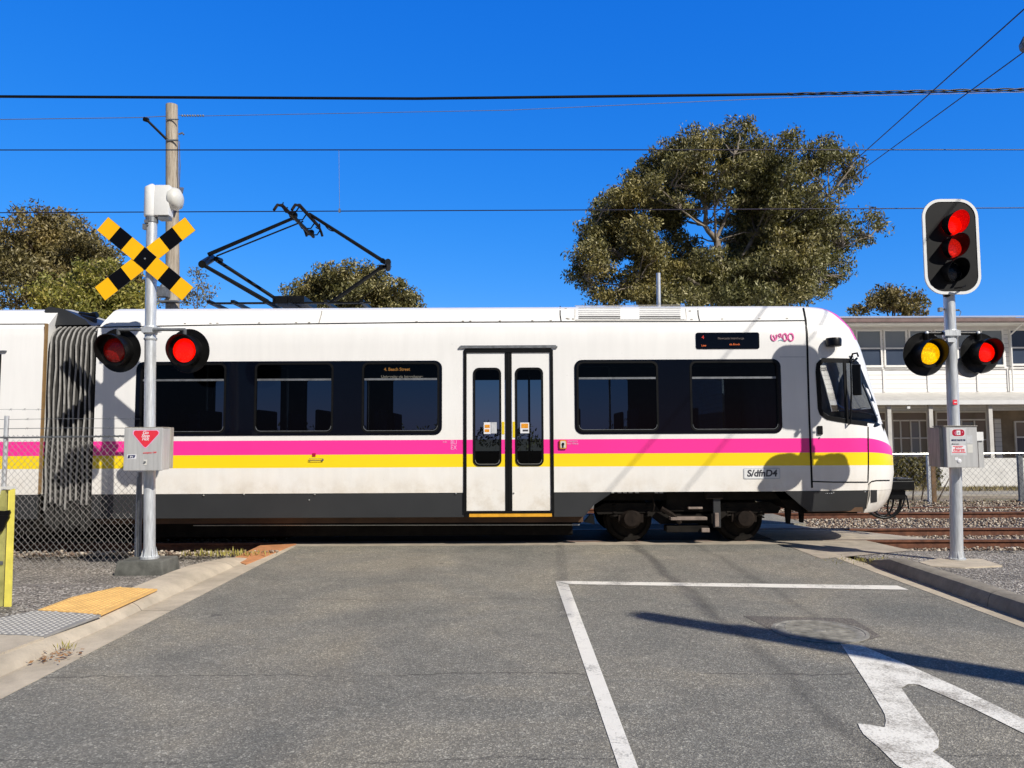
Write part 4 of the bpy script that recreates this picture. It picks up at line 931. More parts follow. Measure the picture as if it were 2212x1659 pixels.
# ---- window and door layout (x ranges on the side)
wins = [(301, 490), (548, 722), (780, 951), (1244, 1424), (1489, 1684)]
wx = [dp(a, b, 858) for a, b in wins]
dx0, dx1 = dp(1003, 1194, 930)
DZ0, DZ1 = Zl(1107), Zl(757)
cabwin = [(1763, 800), (1765, 784), (1775, 774), (1843, 775), (1852, 781), (1903, 909), (1901, 918), (1894, 921), (1828, 914), (1785, 906), (1771, 896), (1767, 884)]
def inset_poly(pts, k):
    cx = sum(p[0] for p in pts)/len(pts); cy = sum(p[1] for p in pts)/len(pts); out = []
    for x, y in pts:
        l = math.hypot(x-cx, y-cy); out.append((cx+(x-cx)*(1-k/l), cy+(y-cy)*(1-k/l)))
    return out
cab_open = [S(a, b) for a, b in inset_poly(cabwin, 7)]

zs = [.76, 1.0, 1.3, 1.55, 1.8, 2.1, 2.4, 2.65, 2.85, Zl(724), Zl(714), Zl(705), Z_SEAM, 3.25, 3.31, 3.36, 3.4, 3.43, 3.455, 3.475, 3.49]
outer = body_loft(zs, 0, xr_fn=xrear); outer.cur = 0
bo = outer.build("body", [M_['tram'], M_['inner']], tram)
zi = [.86, 1.3, 1.8, 2.4, 2.85, Zl(724)]
inn = body_loft(zi, .06, xr_fn=xrear); inn.mi = [1]*len(inn.f); io = inn.build("tmp_inner", [M_['tram'], M_['inner']])
cut = MB()
for a, b in wx: cut.bb(a+.02, b-.02, YCN-2, YCN+2, Z_WB+.04, Z_WT-.04)
cut.bb(dx0+.02, dx1-.02, YCN-2, YCN-.5, .70, DZ1-.02); cut.bb(dx0+.02, dx1-.02, YCN+.5, YCN+2, 1.3, DZ1-.22)
k = len(cab_open); cv = [Vector((p.x, YCN-2, p.z)) for p in cab_open]+[Vector((p.x, YCN+2, p.z)) for p in cab_open]
cut.add(cv, [tuple(range(k)), tuple(range(2*k-1, k-1, -1))]+[(i, i+k, (i+1) % k+k, (i+1) % k) for i in range(k)])
# windscreen opening
zwb, zwt = 1.95, 2.95
cut.bb(Ft(2.4)-.75+.0, Ft(1.6)+.6, YCN-.8, YCN+.8, 1.95, 2.9)
cut.mi = [1]*len(cut.f); co_ = cut.build("tmp_cut", [M_['tram'], M_['inner']])
for nm, ob in (("a", io), ("b", co_)):
    md = bo.modifiers.new(nm, 'BOOLEAN'); md.operation = 'DIFFERENCE'; md.object = ob; md.solver = 'EXACT'
bpy.context.view_layer.update()
dg = bpy.context.evaluated_depsgraph_get(); me = bpy.data.meshes.new_from_object(bo.evaluated_get(dg)); bo.modifiers.clear(); bo.data = me
for ob in (io, co_): bpy.data.objects.remove(ob)
smooth_by(me, 16)

# ---- lower nose fairing and skirts
zf_ = [.44, .5, .6, .7, .757]
xf = S(1872, 1060).x
nf_ = MB(); rg_ = []
for z in zf_:
    F = Ft(z); W = Wz(z); t0 = max(0, (xf-(F-NA))/NA); nr = [(xf, ysurf(xf, z))]
    for k in range(1, 25):
        u = k/24; th = math.asin(min(1, t0**(NN/2))); a_ = th+(math.pi/2-th)*u; t = math.sin(a_)**(2/NN); y = abs(math.cos(a_))**(2/NN) if k < 24 else 0.
        nr.append((F-NA+NA*t, YCN-W*y))
    rg_.append([(x, y, z) for x, y in nr+[(x, 2*YCN-y) for x, y in reversed(nr[:-1])]])
m = len(rg_[0]); nf_.add([v for r_ in rg_ for v in r_], [(i*m+k, i*m+(k+1) % m, (i+1)*m+(k+1) % m, (i+1)*m+k) for i in range(len(rg_)-1) for k in range(m)]+[tuple(range(m-1, -1, -1)), tuple((len(rg_)-1)*m+k for k in range(m))])
nf_.build("nose_fairing", M_['tram'], tram, smooth=30)
def skirt(pts, name="skirt", mat='skirt', back=.25, drape=False, off=-.01):
    mb = MB(); N = 14
    if not drape:
        q = [(P(a, b, YS+.01).x, P(a, b, YS+.01).z) for a, b in pts]; mb.plate(q, [], YS-off, YS-off+back)
    return mb.build(name, M_[mat], tram)
zt_, zb_2 = .757, Zl(1117)
mb = MB(); xa, xb = XR0, dx0-.01
mb.bb(xa, xb, YS+.012, YS+.05, zb_2, zt_); mb.build("skirt", M_['skirt'], tram, bevel=.004)
mb = MB(); mb.plate([(dx1+.01, zt_), (XS(1324, 1063), zt_), (XS(1283, 1092), Zl(1092)), (XS(1262, 1117), zb_2), (dx1+.01, zb_2)], [], YS+.012, YS+.05); mb.build("skirt", M_['skirt'], tram)
mb = MB(); mb.bb(dx0-.01, dx1+.01, YS+.07, YS+.12, zb_2, DZ0-.01); mb.build("skirt", M_['skirt'], tram)
# front skirt draped on the curved nose
def drape(name, px_cols, mat, off=.004, thick=.03):
    """px_cols: list of (px, top py, bottom py): a draped strip"""
    mb = MB(); vs = []
    for px, t, b in px_cols:
        for i in range(5):
            q = S(px, t+(b-t)*i/4, off-.0); vs.append(q)
    n = len(px_cols); fs = [(i*5+k, (i+1)*5+k, (i+1)*5+k+1, i*5+k+1) for i in range(n-1) for k in range(4)]
    vb = [v+Vector((0, thick, 0)) for v in vs]; m = len(vs)
    fs2 = [tuple(m+j for j in reversed(f)) for f in fs]
    edge = [i*5 for i in range(n)], [i*5+4 for i in range(n)]
    fs3 = []
    for e in edge: fs3 += [(e[i], e[i+1], e[i+1]+m, e[i]+m) for i in range(n-1)]
    for c0 in (0, (n-1)*5): fs3 += [(c0+k, c0+k+1, c0+k+1+m, c0+k+m) for k in range(4)]
    mb.add(vs+vb, fs+fs2+fs3); return mb.build(name, M_[mat], tram, smooth=40)
drape("skirt", [(1698, 1060.5, 1064), (1712, 1060.5, 1076), (1730, 1060.4, 1092), (1748, 1060.3, 1105), (1790, 1060, 1104.5), (1830, 1059.5, 1103.5), (1862, 1059, 1101), (1872, 1058.7, 1098), (1877, 1058.6, 1079), (1879, 1058.5, 1070)], 'skirt', off=.004)
drape("skirt_corner", [(1881, 1058.5, 1086), (1888, 1058.4, 1085), (1894, 1058.3, 1084)], 'skirt', off=.008, thick=.02)
mb = MB(); mb.bb(XR0, XS(1262, 1117), YS+.16, YS+.2, Zl(1131), Zl(1110)); mb.build("sill", M_['skirt_brown'], tram)
mb = MB(); mb.bb(XS(1748, 1100), XS(1868, 1100), YS+.06, YS+.1, Zl(1110), Zl(1100)); mb.build("sill", M_['skirt_brown'], tram)
# underframe
mb = MB(); mb.bb(XR0, XS(1255), YS+.22, YCN+1.15, .3, .75); mb.bb(XS(1255), XS(1745), YS+.3, YCN+1.15, .62, .75); mb.bb(XS(1745), XS(1860), YS+.25, YCN+1.0, .42, .75)
mb.bb(-13, XS(1240), YS+.5, YCN+.9, .1, .3)  # low box added to keep the gap beneath the tram dark
mb.build("underframe", M_['dark'], tram)
mb = MB(); mb.tube([P(418, 1135, YS+.45), P(700, 1134.5, YS+.45), P(1252, 1133.5, YS+.45)], .008, 6); mb.build("conduit", M_['galv'], tram)

# ---- seams draped on the shell
def ribbon(name, pts, w, mat, off=.0025, parent=tram, closed=False, th=.0, sub=4):
    L = []
    n = len(pts)
    for i in range(n if closed else n-1):
        a, b = pts[i], pts[(i+1) % n]
        for j in range(sub): L.append((a[0]+(b[0]-a[0])*j/sub, a[1]+(b[1]-a[1])*j/sub))
    if not closed: L.append(pts[-1])
    m = len(L); vs = []
    for i in range(m):
        a = L[(i-1) % m] if closed else L[max(0, i-1)]; b = L[(i+1) % m] if closed else L[min(m-1, i+1)]
        tx, ty = b[0]-a[0], b[1]-a[1]; l = math.hypot(tx, ty) or 1; nx, ny = -ty/l*w/2, tx/l*w/2
        vs += [S(L[i][0]+nx, L[i][1]+ny, off), S(L[i][0]-nx, L[i][1]-ny, off)]
    fs = [(2*i, 2*i+1, (2*i+3) % (2*m), (2*i+2) % (2*m)) for i in range(m if closed else m-1)]
    mb = MB(); mb.add(vs, fs)
    if th:
        k = len(vs); bk = [v+Vector((0, th, 0)) for v in vs]; mb.v = []; mb.f = []; mb.mi = []
        f2 = fs+[tuple(k+j for j in reversed(f)) for f in fs]+[(2*i, (2*i+2) % k, (2*i+2) % k+k, 2*i+k) for i in range(m if closed else m-1)]+[(2*i+1, (2*i+3) % k, (2*i+3) % k+k, 2*i+1+k) for i in range(m if closed else m-1)]
        mb.add(vs+bk, f2)
    return mb.build(name, M_[mat], parent, smooth=40)
YRF = lambda px: 694+ (1100-px)*.0088
ribbon("roof_seam", [(207, 707), (500, 701.5), (900, 696.6), (1208, 695), (1510, 694.5), (1739, 692.5)], 2.4, 'rubber', sub=8)
ribbon("roof_seam", [(1210, 661), (1210, 680), (1212, 694)], 2.4, 'rubber')
ribbon("roof_seam", [(1507, 661), (1508, 680), (1511, 693)], 2.2, 'rubber')
ribbon("roof_seam", [(697, 664), (694, 680), (689, 698)], 2., 'boxdark')
ribbon("cab_seam", [(1735, 665), (1737, 674), (1740, 690), (1743, 720), (1745, 800), (1748, 900), (1752, 1000), (1754, 1054)], 4.2, 'rubber', off=.004, sub=6)
ribbon("cab_door_seam", [(1755, 1040), (1800, 1041.5), (1875, 1041.5), (1876, 1000), (1875, 922)], 2.6, 'rubber', off=.003, sub=6)
ribbon("nose_seam", [(1876, 1046), (1883, 1040), (1893, 1038), (1922, 1037.5)], 2.4, 'rubber', off=.003)
ribbon("nose_seam", [(1878, 1044), (1876, 1062), (1871, 1098)], 1.6, 'boxdark', off=.012)
ribbon("panel_seam", [(1684, 771), (1741, 771)], 1.2, 'boxgrey', off=.002)
mb = MB()
for px in (232, 400, 455, 470, 560, 640, 668, 900, 1000, 1016, 1080, 1150, 1190, 1560, 1640, 1700):
    mb.box(S(px, 693+(1100-px)*.0085, .004), (.03, .01, .012))
mb.build("seam_clips", M_['boxdark'], tram)
# body bolts along the skirt edge
mb = MB()
for px, py in ((1110, 1065), (1322, 1064), (668, 1080), (680, 1068), (1800, 1064), (985, 1066), (1325, 1064), (527, 1068), (440, 1070), (1868, 1062)): 
    q = S(px, py, 0); mb.lathe(q+Vector((0, .012, 0)), (0, -1, 0), [(0, .012), (.022, .011), (.026, .006)], 8)
mb.build("bolt", M_['steelbar'], tram)
# ---- roof grille panel
def yroof(z): return YCN-Wz(z)
def roofbox(px0, px1, py0, py1, off, mat, name, parent=tram):
    mb = MB(); vs = []
    for px, py in ((px0, py1), (px1, py1), (px1, py0), (px0, py0)):
        vs.append(S(px, py, off))
    vs += [v+Vector((0, .06, -.01)) for v in vs]
    mb.add(vs, [(0, 1, 2, 3), (7, 6, 5, 4), (0, 4, 5, 1), (1, 5, 6, 2), (2, 6, 7, 3), (3, 7, 4, 0)]); return mb.build(name, M_[mat], parent)
vent = roofbox(1244, 1478, 662, 690, .006, 'white', "roof_vent")
for a, b in ((1250, 1340), (1382, 1470)):
    roofbox(a, b, 665, 688, .009, 'louvre', "louvre", vent)
    mb = MB()
    for i in range(6):
        py = 666.8+i*3.9; p0, p1 = S(a, py, .012), S(b, py, .012); mb.bar(p0, p1, .006, .011)
    mb.build("louvre_blade", M_['white'], vent)
ribbon("vent_frame", [(1242, 660.5), (1480, 659), (1483, 691), (1242, 692)], 1.2, 'boxdark', off=.004, closed=True)
mb = MB()
for px, py in ((1222, 667), (1225, 688), (1238, 689), (1490, 672), (1494, 690), (1228, 689)): mb.box(S(px, py, .004), (.03, .012, .015))
mb.build("latch", M_['boxdark'], tram)

# ---- side window bands
def bandpart(px0, px1, winlist, cut_right=True):
    a, b = dp(px0, px1, 858); holes = [rrect(x0+.018, Z_WB+.02, x1-.018, Z_WT-.022, .085) for x0, x1 in winlist]
    mb = MB(); mb.plate(rrect(a, Z_WB-.022, b, Z_WT+.006, .11), holes, YS-.006, YS+.01); return mb.build("window_band", M_['glossblack'], tram)
bandpart(293, 955, wx[:3]); bandpart(1241, 1688, wx[3:])
def window(x0, x1, z0, z1, yy=YS, r=.085, bar=True, ti='glass', flip=1):
    mb = MB(); mb.plate(rrect(x0+.012, z0+.014, x1-.012, z1-.016, r), [rrect(x0+.04, z0+.042, x1-.04, z1-.044, r*.8)], yy-.012*flip, yy+.03*flip)
    wd = mb.build("window", M_['rubber'], tram)
    mb = MB(); mb.plate(rrect(x0+.036, z0+.038, x1-.036, z1-.04, r*.8), [], yy+.012*flip, yy+.018*flip); mb.build("pane", M_[ti], wd)
    mb = MB(); pts = rrect(x0+.04, z0+.042, x1-.04, z1-.044, r*.8); n = len(pts); zc = (z0+z1)/2
    lowr = [p for p in pts if p[1] < z0+.2]; lowr = sorted(lowr, key=lambda p: math.atan2(p[1]-zc, p[0]-(x0+x1)/2)); mb.tube([(x, yy-.014*flip, z) for x, z in lowr], .004, 5); mb.build("trim", M_['galv_dark'], wd)
    if bar:
        zb3 = Zl(818); mb = MB(); mb.bb(x0+.045, x1-.045, yy-.004*flip, yy+.016*flip, zb3-.014, zb3+.014); mb.build("transom", M_['galv_dark'], wd)
    return wd
for i, (a, b) in enumerate(wx):
    wd = window(a, b, Z_WB, Z_WT, bar=True); 
    window(a, b, Z_WB, Z_WT, yy=2*YCN-YS, bar=False, flip=-1)
# ---- passenger door
mb = MB(); mb.plate([(dx0-.012, DZ0-.01), (dx1+.012, DZ0-.01), (dx1+.012, DZ1+.0), (dx1-.02, DZ1+.028), (dx0+.02, DZ1+.028), (dx0-.012, DZ1+.0)], [[(dx0+.03, DZ0+.022), (dx1-.03, DZ0+.022), (dx1-.03, DZ1-.03), (dx0+.03, DZ1-.03)]], YS-.012, YS+.05)
dr = mb.build("door_frame", M_['rubber'], tram)
mid = (dx0+dx1)/2
def leaf(xa, xb, wpx):
    mb = MB(); w0, w1 = dp(*wpx, 900); wz0, wz1 = Zl(1007), Zl(794)
    mb.plate([(xa, DZ0+.024), (xb, DZ0+.024), (xb, DZ1-.032), (xa, DZ1-.032)], [rrect(w0+.02, wz0+.02, w1-.02, wz1-.02, .07)], YS+.006, YS+.04)
    lf = mb.build("door", M_['tram'], tram)
    mb = MB(); mb.plate(rrect(w0, wz0, w1, wz1, .085), [rrect(w0+.03, wz0+.03, w1-.03, wz1-.03, .06)], YS-.004, YS+.03); fr = mb.build("window_frame", M_['rubber'], lf)
    mb = MB(); mb.plate(rrect(w0+.027, wz0+.027, w1-.027, wz1-.027, .06), [], YS+.012, YS+.018); mb.build("pane", M_['glass_door'], lf)
    mb = MB(); pts = [p for p in rrect(w0+.03, wz0+.03, w1-.03, wz1-.03, .06) if p[1] < wz0+.12]; pts.sort(key=lambda p: math.atan2(p[1]-wz0-.5, p[0]-(w0+w1)/2)); mb.tube([(x, YS-.006, z) for x, z in pts], .004, 5); mb.build("trim", M_['steelbar'], lf)
    return lf, w0, w1
l1, a1, b1 = leaf(dx0+.033, mid-.05, (1022, 1083)); l2, a2, b2_ = leaf(mid+.05, dx1-.033, (1113, 1174))
mb = MB(); mb.bb(mid-.048, mid+.048, YS-.002, YS+.045, DZ0+.026, DZ1-.034); mb.tube([(mid, YS-.004, DZ0+.03), (mid, YS-.004, DZ1-.04)], .006, 5); mb.build("door_seal", M_['rubber'], tram)
mb = MB(); xa, xb = dp(992, 1204, 753); mb.bb(xa, xb, YS-.03, YS+.0, DZ1+.035, DZ1+.058); mb.bb(xa+.02, xb-.02, YS-.02, YS-.001, DZ1+.062, DZ1+.072); mb.build("door_rail", M_['galv_dark'], tram)
mb = MB(); xa, xb = dp(1014, 1192, 1112); mb.bb(xa, xb, YS-.03, YS+.06, Zl(1116), Zl(1109.5)); mb.build("door_step", M_['steppaint'], tram)
# door stickers
def sticker(px0, px1, py0, py1, mat, off, parent, name="sticker"):
    mb = MB(); a, b = dp(px0, px1, (py0+py1)/2); mb.bb(a, b, YS-off-.002, YS-off, Zl(py1), Zl(py0)); return mb.build(name, M_[mat], parent)
k1 = sticker(1045, 1060, 912, 937, 'whitesticker', -.006, l1); sticker(1047, 1058, 917, 924, 'orangesticker', -.004, k1, "mark"); sticker(1047, 1057, 927, 933, 'orangesticker', -.004, k1, "mark"); sticker(1061, 1073, 912, 936, 'plate', -.006, l1)
k2 = sticker(1124, 1143, 913, 936, 'whitesticker', -.006, l2); sticker(1126, 1141, 915, 925, 'orangesticker', -.004, k2, "mark"); sticker(1129, 1141, 928, 932, 'inkgrey', -.004, k2, "mark")
sticker(1084, 1089.5, 911, 938, 'yellowsticker', -.004, l1); sticker(1107.5, 1113, 911, 945, 'yellowsticker', -.004, l2)
# emergency release box, lettering, handle
mb = MB(); a, b = dp(1207, 1224, 961); z0, z1 = Zl(971), Zl(951); mb.plate(rrect(a, z0, b, z1, .02), [], YS-.02, YS-.001); eb = mb.build("release_box", M_['crimson'], tram)
mb = MB(); mb.plate(rrect(a+.014, z0+.008, b-.004, z1-.004, .018), [], YS-.026, YS-.021); mb.build("face_plate", M_['steppaint'], eb)
mb = MB(); mb.plate(rrect(a+.024, z0+.02, b-.016, z1-.016, .012), [], YS-.03, YS-.027); mb.build("label_panel", M_['cream'], eb)
mb = MB(); mb.lathe(((a+b)/2+.003, YS-.031, z0+.074), (0, -1, 0), [(0, .02), (.01, .016)], 12); mb.bb((a+b)/2-.01, (a+b)/2+.012, YS-.036, YS-.031, z0+.026, z0+.06); mb.build("release_knob", M_['black'], eb)
text("Emergency\ndoor release", .042, M_['pinksticker'], (XS(1237, 956), YS-.003, Zl(956)), tram, sx=.75)
text("BU\nEX", .085, M_['pinksticker'], (XS(980, 961), YS-.003, Zl(961)), tram, sx=.85); text("min", .04, M_['pinksticker'], (XS(961, 955), YS-.003, Zl(954)), tram)
mb = MB(); a, b = dp(668, 699, 990); zz = Zl(991.5); mb.tube([(a+.02, YS-.004, zz-.014), (a, YS-.02, zz-.014), (a, YS-.02, zz+.016), (b, YS-.02, zz+.016), (b, YS-.02, zz-.014), (a, YS-.02, zz-.014)], .0035, 5); mb.lathe((b-.01, YS-.001, zz), (0, -1, 0), [(0, .014), (.02, .012)], 8); mb.build("grab_handle", M_['galv_dark'], tram)
mb = MB(); mb.bb(*dp(675, 682, 978), YS-.01, YS-.001, Zl(984), Zl(977)); mb.build("socket", M_['crimson'], tram)
# number plate, logo, destination display
a, b = dp(1606, 1685, 1025); z0, z1 = Zl(1037), Zl(1013.5); mb = MB(); mb.plate(rrect(a, z0, b, z1, .02), [], YS-.006, YS-.001); pl = mb.build("number_plate", M_['plate'], tram)
mb = MB(); mb.plate(rrect(a+.01, z0+.01, b-.01, z1-.01, .015), [], YS-.008, YS-.0065); mb.build("face_plate", M_['white'], pl)
text("S/dfnD4", .13, M_['inkgrey'], ((a+b)/2, YS-.0095, (z0+z1)/2), pl, sx=1.0, shear=.12, bold=.004)
mb = MB(); cxs = [1672, 1686, 1696, 1706]
def ring(mb, cx, cz, rx, rz, th, yy, a0=0, a1=360, n=20, off=.003):
    pts = [(cx+rx*math.cos(R(a0+(a1-a0)*i/n)), yy, cz+rz*math.sin(R(a0+(a1-a0)*i/n))) for i in range(n+1)]; mb.tube(pts, th, 4)
lx = [XS(c_, 732) for c_ in (1672, 1685, 1694, 1707)]; zl = Zl(731)
ring(mb, lx[0], zl+.01, .042, .058, .011, YS-.004, 150, 390); mb.tube([(lx[0]-.01, YS-.004, zl+.03), (lx[0]+.02, YS-.004, zl-.03)], .01, 4); ring(mb, lx[1], zl+.03, .017, .02, .009, YS-.004); ring(mb, lx[1]+.01, zl-.012, .02, .016, .006, YS-.004, 0, 180)
ring(mb, lx[2]+.01, zl, .028, .052, .012, YS-.004); ring(mb, lx[3]+.008, zl, .037, .054, .012, YS-.004)
mb.build("logo", M_['logopink'], tram)
mb = MB(); ring(mb, lx[1]+.008, zl-.055, .03, .018, .006, YS-.004, 0, 180); mb.build("logo_underline", M_['logoblue'], tram)
a, b = dp(1503, 1640, 738); z0, z1 = Zl(756), Zl(720.5); mb = MB(); mb.plate(rrect(a, z0, b, z1, .03), [], YS-.008, YS-.001); dd = mb.build("destination_display", M_['glossblack'], tram)
def m_led(name, c, e):
    s = NT(name); s.bsdf(c, .4, em=e, emc=c); return s.m
M_['led'] = m_led("amber_led", (.9, .18, .04), .25); M_['ledred'] = m_led("red_led", (.6, .03, .02), .2); M_['leddim'] = m_led("dim_led", (.16, .13, .12), .05)
W_ = b-a
text("4", .075, M_['ledred'], (a+.1, YS-.011, z1-.07), dd); text("Line", .04, M_['led'], (a+.11, YS-.011, z0+.05), dd); text("Newcastle Interchange", .045, M_['leddim'], (a+.5, YS-.011, z1-.085), dd, sx=.9); text("via Beach", .04, M_['led'], (a+.55, YS-.011, z0+.065), dd)
# LED board inside the third window
x0, x1 = wx[2]
mb = MB(); mb.bb(x0+.05, x1-.05, YS+.03, YS+.07, Zl(818)+.015, Z_WT-.05); lb = mb.build("destination_board", pm("board_navy", (.012, .03, .055), .4), tram)
M_['ledb'] = m_led("bright_amber_led", (1, .42, .1), 1.6); M_['ledw'] = m_led("pale_led", (.9, .7, .5), .9)
text("4. Beach Street", .06, M_['ledb'], (XS(857, 797), YS+.022, Zl(796.5)), lb, sx=1.0, bold=.0015); text("University via Interchange", .052, M_['ledw'], (XS(868, 815), YS+.022, Zl(812.5)), lb, sx=1.1, bold=.0015)
# ---- cab side window, mirror, camera pod
def cabring(k, mat, off, name, w):
    return ribbon(name, [(a, b) for a, b in inset_poly(cabwin, k)], w, mat, off=off, closed=True, th=.02, sub=3)
cabring(4.5, 'rubber', .008, "cab_window_frame", 9.5); cabring(9.0, 'galv_dark', .004, "cab_window_trim", 1.4)
mb = MB(); ip = [S(a, b, -.012) for a, b in inset_poly(cabwin, 8)]; cidx = len(ip)
nn = 8; cols = []
mb.add(ip, [tuple(t) for t in tessellate_polygon([ip])]); mb.build("cab_pane", M_['glass_cab'], tram)
mb = MB(); mb.add([Vector((v.x, 2*YCN-v.y, v.z)) for v in ip], [tuple(t) for t in tessellate_polygon([ip])]); mb.build("cab_pane", M_['glass_cab'], tram)
ribbon("cab_pillar", [(1824, 777), (1827, 850), (1829, 912)], 6, 'rubber', off=.01, th=.03)
ribbon("cab_transom", [(1832, 885), (1896, 897)], 1.6, 'rubber', off=.006, th=.02)
mb = MB(); q0 = S(1840, 766, .03)
mb.tube([S(1838, 775, .0), S(1838, 765, .06), S(1846, 764, .08), S(1848, 772, .09)], .014, 8); mb.tube([S(1836, 778, .02), S(1833, 850, .09), S(1833, 916, .06), S(1833, 917, .0)], .011, 8)
mr = mb.build("mirror_arm", M_['black'], tram)
mb = MB(); c_ = S(1842, 822, .13); ax = (Vector((.75, -.66, 0)).normalized(), Vector((.66, .75, 0)).normalized(), Vector((0, 0, 1)))
mb.box(c_, (.12, .05, .44), ax); mb.tube([c_+Vector((-.03, .02, .26)), S(1845, 775, .1)], .016, 6); mb.build("mirror", M_['black'], mr, bevel=.018)
mb = MB(); c_ = S(1795, 742, .0); mb.lathe(c_+Vector((0, -.09, -.055)), (0, 0, 1), [(0, .09), (.01, .105), (.1, .108), (.12, .1)], 24); pod = mb.build("camera_pod", M_['black'], tram, smooth=40)
mb = MB(); aq = [S(1779, 735, .01), S(1810, 752, .01), S(1806, 760, .005), S(1800, 768, .0), S(1776, 768, .0), S(1772, 758, .005)]; mb.poly(aq, .03, (0, -1, 0)); mb.build("pod_bracket", M_['white'], pod)
mb = MB(); mb.plate(rrect(S(1765, 925).x, Zl(942), S(1776, 925).x, Zl(923), .012), [], YS-.02, YS-.001); dh = mb.build("door_handle", M_['black'], tram); mb = MB(); mb.lathe((S(1770, 949).x, YS-.001, Zl(949)), (0, -1, 0), [(0, .012), (.012, .01)], 10); mb.build("lock", M_['galv_dark'], dh)
mb = MB(); q = S(1929, 1008, 0); mb.box(q+Vector((-.03, .18, .0)), (.03, .1, .2)); mb.build("marker_lamp", M_['taillight'], tram)
# windscreen
mb = MB(); vs = []; zz_ = [1.95, 2.2, 2.45, 2.7, 2.9]; n = 12
for z in zz_:
    F = Ft(z)
    for k in range(n+1):
        y = -.8+1.6*k/n; t = max(0, 1-(abs(y)/Wz(z))**NN)**(1/NN); vs.append((F-NA+NA*t-.012, YCN+y, z))
mb.add(vs, [(i*(n+1)+k, i*(n+1)+k+1, (i+1)*(n+1)+k+1, (i+1)*(n+1)+k) for i in range(4) for k in range(n)]); mb.build("windscreen", M_['glass_cab'], tram, smooth=60)
# ---- interior
mb = MB()
def seat(x, y, side):
    m = MB(); m.bb(x-.22, x+.22, y-.42, y+.42, 1.22, 1.32); m.bb(x-.25, x-.19, y-.42, y+.42, 1.32, 1.95); return m.build("seat", M_['seat'], tram, bevel=.03)
for x in np.arange(XR0+.8, dx0-.5, .85):
    seat(float(x), YCN-.78, 0); seat(float(x), YCN+.78, 0)
for x in np.arange(dx1+.6, 3.6, .85): seat(float(x), YCN-.78, 0); seat(float(x), YCN+.78, 0)
mb = MB()
for x in np.arange(XR0+1.2, 3.6, 1.25): mb.tube([(float(x), YCN-.35, .87), (float(x), YCN-.35, 2.98)], .017, 8)
mb.tube([(XR0+.3, YCN-.35, 2.7), (3.6, YCN-.35, 2.7)], .017, 8); mb.tube([(XR0+.3, YCN+.35, 2.7), (3.6, YCN+.35, 2.7)], .017, 8)
mb.build("handrail", M_['steelbar'], tram)
mb = MB(); mb.bb(4.02, 4.07, YCN-1.24, YCN+1.24, .87, 2.98); mb.build("cab_bulkhead", M_['inner'], tram)
mb = MB(); sx = S(1800, 880).x; mb.bb(sx-.25, sx-.13, YCN-.5, YCN, 1.4, 2.35); mb.bb(sx-.25, sx+.25, YCN-.5, YCN, 1.32, 1.42); mb.bb(sx-.24, sx-.14, YCN-.42, YCN-.1, 2.37, 2.56); mb.build("driver_seat", M_['black'], tram, bevel=.04)
mb = MB(); mb.bb(5.0, 5.45, YCN-1.0, YCN+1.0, 1.3, 1.72); mb.build("console", M_['black'], tram, bevel=.05)

# ---- rear section
xre = XS(90, 860); XB1 = XS(205, 900)
def xre_f(z): return xre if z < Z_SEAM else xre+.02+(z-Z_SEAM)*.2
mb = MB(); XL = -13.5; zr = [.76, 1.5, Zl(724), Zl(714), Zl(705), Z_SEAM, 3.3, 3.36, 3.42, 3.46, 3.48]; vs = []; fs = []
for z in zr:
    W = Wz(z); a, b = XL, xre_f(z); vs += [(a, YCN-W, z), (b, YCN-W, z), (b, YCN+W, z), (a, YCN+W, z)]
for i in range(len(zr)-1):
    for k in range(4): fs.append((i*4+k, i*4+(k+1) % 4, (i+1)*4+(k+1) % 4, (i+1)*4+k))
fs += [(3, 2, 1, 0), tuple((len(zr)-1)*4+k for k in range(4))]; mb.add(vs, fs)
rb = mb.build("rear_body", M_['tram'], tram, smooth=16)
mb = MB(); mb.bb(XL, xre-.01, YS+.012, YS+.05, zb_2, .757); mb.build("skirt", M_['skirt'], tram)
mb = MB(); mb.bb(XL, xre-.02, YS+.1, YCN+1.2, .2, .755); mb.build("underframe", M_['dark'], tram)
mb = MB(); mb.plate([(XL, Z_SEAM-.006), (xre, Z_SEAM-.006), (xre, Z_SEAM+.008), (XL, Z_SEAM+.008)], [], YCN-Wz(Z_SEAM)-.006, YCN-Wz(Z_SEAM)+.02); mb.build("roof_seam", M_['rubber'], tram)
xd = P(2, 800, YS).x
mb = MB(); mb.bb(xd-1.28, xd, YS-.006, YS-.001, DZ0, Zl(760)); mb.build("door_frame", M_['rubber'], tram)
mb = MB(); mb.bb(xd-1.24, xd-.66, YS-.012, YS-.007, DZ0+.03, Zl(763)); mb.bb(xd-.6, xd-.04, YS-.012, YS-.007, DZ0+.03, Zl(763)); mb.build("door", M_['tram'], tram)
mb = MB(); mb.bb(xd-1.4, P(15, 760, YS).x, YS-.03, YS-.001, DZ1+.01, DZ1+.03); mb.build("door_rail", M_['galv_dark'], tram)
ribs_edge = MB(); mb = MB(); mb.plate([(xre+.0, .77), (xre+.014, .77), (xre+.02, Z_SEAM), (xre+.0, Z_SEAM)], [], YS-.001, YS+.06); mb.build("end_trim", pm("brown_edge_trim", (.28, .17, .07), .6, 0, .2, 9), tram)
